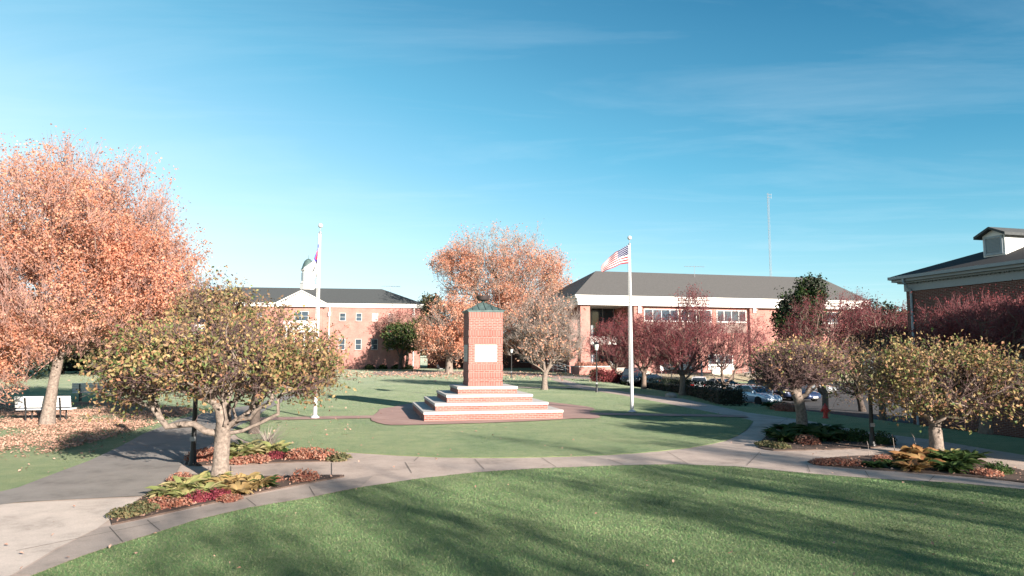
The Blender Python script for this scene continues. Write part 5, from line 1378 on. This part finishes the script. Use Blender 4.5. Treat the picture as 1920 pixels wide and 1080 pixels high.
L_ = [
 # front left bed
 ('hosta',318,934,1.0,'yellow green hosta at the left end of the front bed, by the path',FB),('hosta',343,925,1.05,'bright lime hosta left of the gnarled trunk, behind the leftmost hosta',FB),('hosta',366,915,1.05,'pale green hosta touching the gnarled trunk on its left',FB),
 ('hosta',352,939,.95,'lime hosta between the leftmost hosta and the magenta mounds',FB),('hosta',386,929,1.0,'yellowing hosta in front of the gnarled trunk, above the magenta mounds',FB),('bronze',426,918,1.05,'amber hosta just right of the gnarled trunk',FB),
 ('bronze',452,912,1.05,'amber hosta right of the gnarled trunk, second along',FB),('bronze',446,929,1.0,'bronze hosta nearest the kerb strip in the front bed',FB),('bronze',476,918,.95,'bronze hosta at the right end of the amber row',FB),('hosta',400,906,.9,'yellow hosta behind the foot of the gnarled trunk',FB),
 ('green',497,915,.75,'dark green leafy plant at the right end of the front bed',FB),('magenta',371,943,.75,'magenta flower mound at the strip edge, left of the pair',FB),('magenta',409,937,.8,'magenta flower mound at the strip edge, right of the pair',FB),
 ('rust',338,905,.8,'rust coloured mound at the path side of the front bed',FB),('rust',302,955,.85,'rust coloured mound near the pointed tip of the front bed',FB),('creeper',262,962,1.0,'grey green creeping plant by the tip of the front bed',FB),('creeper',238,970,.95,'grey green creeping plant at the very tip of the front bed',FB),
 ('creeper',283,952,.9,'grey green creeping plant beside the rust mound at the tip',FB),('rust',571,903,.95,'round rust coloured mum alone on bare soil',FB),('rust',518,905,.5,'small rust mound right of the dark green plant',FB),('litter_mat',335,950,.8,'flat russet mat in front of the lime hostas',FB),('litter_mat',430,941,.7,'flat russet mat between magenta mound and bronze hosta',FB),
 # bed behind
 ('hosta',446,861,1.35,'lime hosta left in the second bed, beside the front trunk',SB),('hosta',470,857,1.35,'lime hosta second from the front trunk in the second bed',SB),('hosta',496,853,1.35,'lime hosta in the middle of the second bed',SB),('hosta',517,854,1.2,'lime hosta at the right of the second bed',SB),
 ('hosta',458,847,1.3,'pale hosta at the back of the second bed, under the taller tree',SB),('plume',500,838,1.2,'tuft of dry plumed grass behind the lime hostas',SB),('magenta',516,862,.9,'magenta mound at the end of the lime hostas',SB),('rust',374,866,1.1,'rust mound beside the black lamp post',SB),('rust',392,860,1.0,'rust mound between lamp post and front trunk',SB),
 ('litter_mat',478,868,1.2,'flat russet mat before the middle lime hosta',SB),('litter_mat',450,870,1.0,'flat russet mat before the left lime hosta',SB),('green',536,858,.8,'dark green plant right of the magenta mound',SB),('rust',560,862,1.1,'rust mound in the thin end of the second bed, left of three',SB),('rust',583,861,1.25,'rust mound in the thin end of the second bed, middle of three',SB),('rust',610,863,1.1,'rust mound in the thin end of the second bed, right of three',SB),('creeper',634,864,1.1,'grey green creeper at the very end of the second bed',SB),
 # bed round the twisted tree
 ('green',1462,822,1.5,'dark leafy plant at the left of the twisted tree bed',TB),('green',1482,812,1.6,'dark leafy plant behind left of the twisted trunk',TB),('green',1476,829,1.4,'dark leafy plant at the left front of the twisted trunk',TB),('green',1522,818,1.6,'broad dark leafy plant right of the twisted trunk',TB),('green',1545,812,1.6,'dark leafy plant behind right of the twisted trunk',TB),('green',1548,828,1.5,'dark leafy plant in the middle of the twisted tree bed',TB),
 ('darkmound',1580,826,1.5,'dark mound left of the lamp post in the twisted tree bed',TB),('darkmound',1605,828,1.5,'dark mound close to the right lamp post',TB),('darkmound',1650,833,1.4,'dark mound right of the right lamp post',TB),('rust',1513,834,1.2,'rust mound in shade before the twisted trunk',TB),('creeper',1438,838,1.1,'grey green creeper at the left tip of the twisted tree bed',TB),('creeper',1462,842,1.0,'grey green creeper at the front edge of the twisted tree bed',TB),
 # right flower bed
 ('golden',1705,868,1.0,'golden broad leaved hosta left of the right crab trunk',RBD),('golden',1722,857,1.05,'golden hosta against the right crab trunk',RBD),('golden',1735,876,1.0,'golden orange hosta in front of the right crab trunk',RBD),('golden',1712,884,.9,'golden orange hosta at the strip edge of the right bed',RBD),('golden',1740,862,1.0,'golden hosta just left of the right crab trunk foot',RBD),
 ('green',1774,870,1.15,'dark green hosta right of the right crab trunk',RBD),('green',1800,875,1.15,'dark green hosta farther right in the right bed',RBD),('green',1786,886,1.1,'dark green hosta at the strip edge right of the golden ones',RBD),('green',1820,868,1.1,'dark green hosta at the walk side of the right bed',RBD),('hosta',1790,860,.9,'yellow tipped hosta behind the dark green ones in the right bed',RBD),
 ('green',1640,878,.7,'small green plant at the left of the right bed',RBD),('rust',1655,868,.8,'rust mound left of the golden hostas',RBD),('green',1672,876,.8,'small green plant between rust mound and golden hostas',RBD),('litter_mat',1545,872,1.0,'pinkish flat mat at the left tip of the right bed',RBD),('litter_mat',1572,873,1.1,'pinkish flat mat second from the tip of the right bed',RBD),('litter_mat',1600,874,1.0,'pinkish flat mat third from the tip of the right bed',RBD),
 ('stalk',1678,851,1.2,'pale dry seed stalk left of the golden hostas',RBD),('stalk',1630,857,.9,'pale dry seed stalk at the back left of the right bed',RBD),('stalk',1720,846,1.0,'pale dry seed stalk behind the golden hostas',RBD),('magenta',1674,862,.35,'tiny magenta flower clump left of the golden hostas',RBD),('litter_mat',1850,893,1.0,'russet mat under the dark end of the right bed',RBD),('darkmound',1870,890,1.0,'dark mound at the frame end of the right bed',RBD),
 # small bed at the kerb
 ('green',1452,766,1.6,'yellow green plant in the small bed before the parked cars','plants of the small roadside bed'),('rust',1466,770,1.6,'rust mound left in the small bed before the parked cars','plants of the small roadside bed'),('rust',1482,771,1.6,'rust mound right in the small bed before the parked cars','plants of the small roadside bed'),
]
for i, (k_, px, py, s_, lab, gr_) in enumerate(L_): plant(k_, px, py, s_, lab, i, gr_)

# ------------------------------------------------------------------ grass blades and fallen leaves
def blades(name, n, poly, ymax, seed, hgt=.018, wid=.0036, holes=()):
    rng = np.random.default_rng(seed)
    y = 5.2*(ymax/5.2)**rng.random(n*2); x = (rng.random(n*2)*1.68-.84)*y
    P = np.stack([x, y], 1); k = in_poly(P, poly)
    for hp in holes: k &= ~in_poly(P, hp)
    P = P[k][:n]; m = len(P); y = P[:, 1]
    a = rng.random(m)*2*PI; sc = (y/9.0)**.55
    h = hgt*(.5+.8*rng.random(m))*sc**.5; w_ = wid*(.7+.6*rng.random(m))*sc*1.15
    c, s = np.cos(a), np.sin(a); lean = rng.normal(size=(m, 2))*h[:, None]*.85
    z0_ = Z(P[:, 0], P[:, 1])+.003
    V = np.stack([np.stack([P[:, 0]-c*w_, P[:, 1]-s*w_, z0_], 1), np.stack([P[:, 0]+c*w_, P[:, 1]+s*w_, z0_], 1), np.stack([P[:, 0]+lean[:, 0], P[:, 1]+lean[:, 1], z0_+h], 1)], 1).reshape(-1, 3)
    tag(link(name, mesh_np(name, V, [(np.arange(m*3).reshape(-1, 3), 0)], M['lf_blade'])), kind='stuff')
FRONT = gp(LAWN_EDGE)+[(9.5, 2.0), (-6.0, 2.0)]
blades('grass', 420000, FRONT, 19.0, 1)
INZ = [tuple(p) for p in INNER]
blades('grass', 230000, INZ, 60.0, 2, .026, .005, holes=(PLAZA, bl, br_))
# leaf litter: thick under the orange trees, thin elsewhere
def litter(name, P, size, seed, zoff=.035):
    rng = np.random.default_rng(seed); n = len(P)
    z = Z(P[:, 0], P[:, 1])+zoff+.012*rng.random(n)
    V, T = leaf_geo(rng, np.stack([P[:, 0], P[:, 1], z], 1), size*(.6+.8*rng.random(n)), 2.2, .75, 0, .12)
    tag(link(name, mesh_np(name, V, [(T, 0)], M['lf_litter'])), kind='stuff')
rng = np.random.default_rng(77)
lit = np.array(gp([(-80,800),(-80,880),(60,858),(150,838),(230,815),(290,797),(345,780),(370,768),(250,757),(120,755),(0,758)]))
c_ = lit.mean(0); P = rng.random((110000, 2))*(lit.max(0)-lit.min(0))+lit.min(0)
nz = np.sin(P[:, 0]*1.7+1)+np.sin(P[:, 1]*1.3+2)+np.sin((P[:, 0]+P[:, 1])*.9)
P = P[in_poly(P, lit) & (nz+rng.normal(size=len(P))*1.0 > -.9)]
litter('fallen_leaves', P[:52000], .06, 1)
P2 = np.stack([rng.normal(size=1700)*5-16, rng.normal(size=1700)*5+22], 1); P2 = P2[(P2[:, 1] > 14) & ~in_poly(P2, asph)]
litter('fallen_leaves', P2, .075, 2)
P3 = np.stack([rng.normal(size=2600)*13-5, rng.normal(size=2600)*7+80], 1); P3 = P3[(P3[:, 1] > 55) & (P3[:, 1] < 98)]
litter('fallen_leaves', P3, .22, 3)
yy = 6*(50/6)**rng.random(300); P4 = np.stack([(rng.random(300)*1.5-.8)*yy, yy], 1)
litter('fallen_leaves', P4, .045, 4, .05)
for i, bd in enumerate((BED_A, BED_B, BED_C, BED_D)):
    Q = rng.random((5000, 2))*(bd.max(0)-bd.min(0))+bd.min(0); Q = Q[in_poly(Q, bd)][:380]
    litter('fallen_leaves', Q, .05, 10+i, .045)
# the wooded skyline far behind
def woods(name, x0, x1, y, zt, n, ls, seed):
    rng = np.random.default_rng(seed); x = x0+(x1-x0)*rng.random(n)
    top = zt*(.8+.13*np.sin(x*.05+seed)+.09*np.sin(x*.17+1)+.05*np.sin(x*.41))
    z = top*np.sqrt(rng.random(n)); yy_ = y+(rng.random(n)-.5)*18
    V, T = leaf_geo(rng, np.stack([x, yy_, z], 1), ls*(.6+.8*rng.random(n)), .5, .8)
    tag(link(name, mesh_np(name, V, [(T, 0)], M['far_woods'])), kind='stuff')
woods('far_woods', 95, 420, 330, 24, 9000, 3.2, 3)
woods('far_woods', -420, 95, 320, 12, 9000, 3.0, 4)
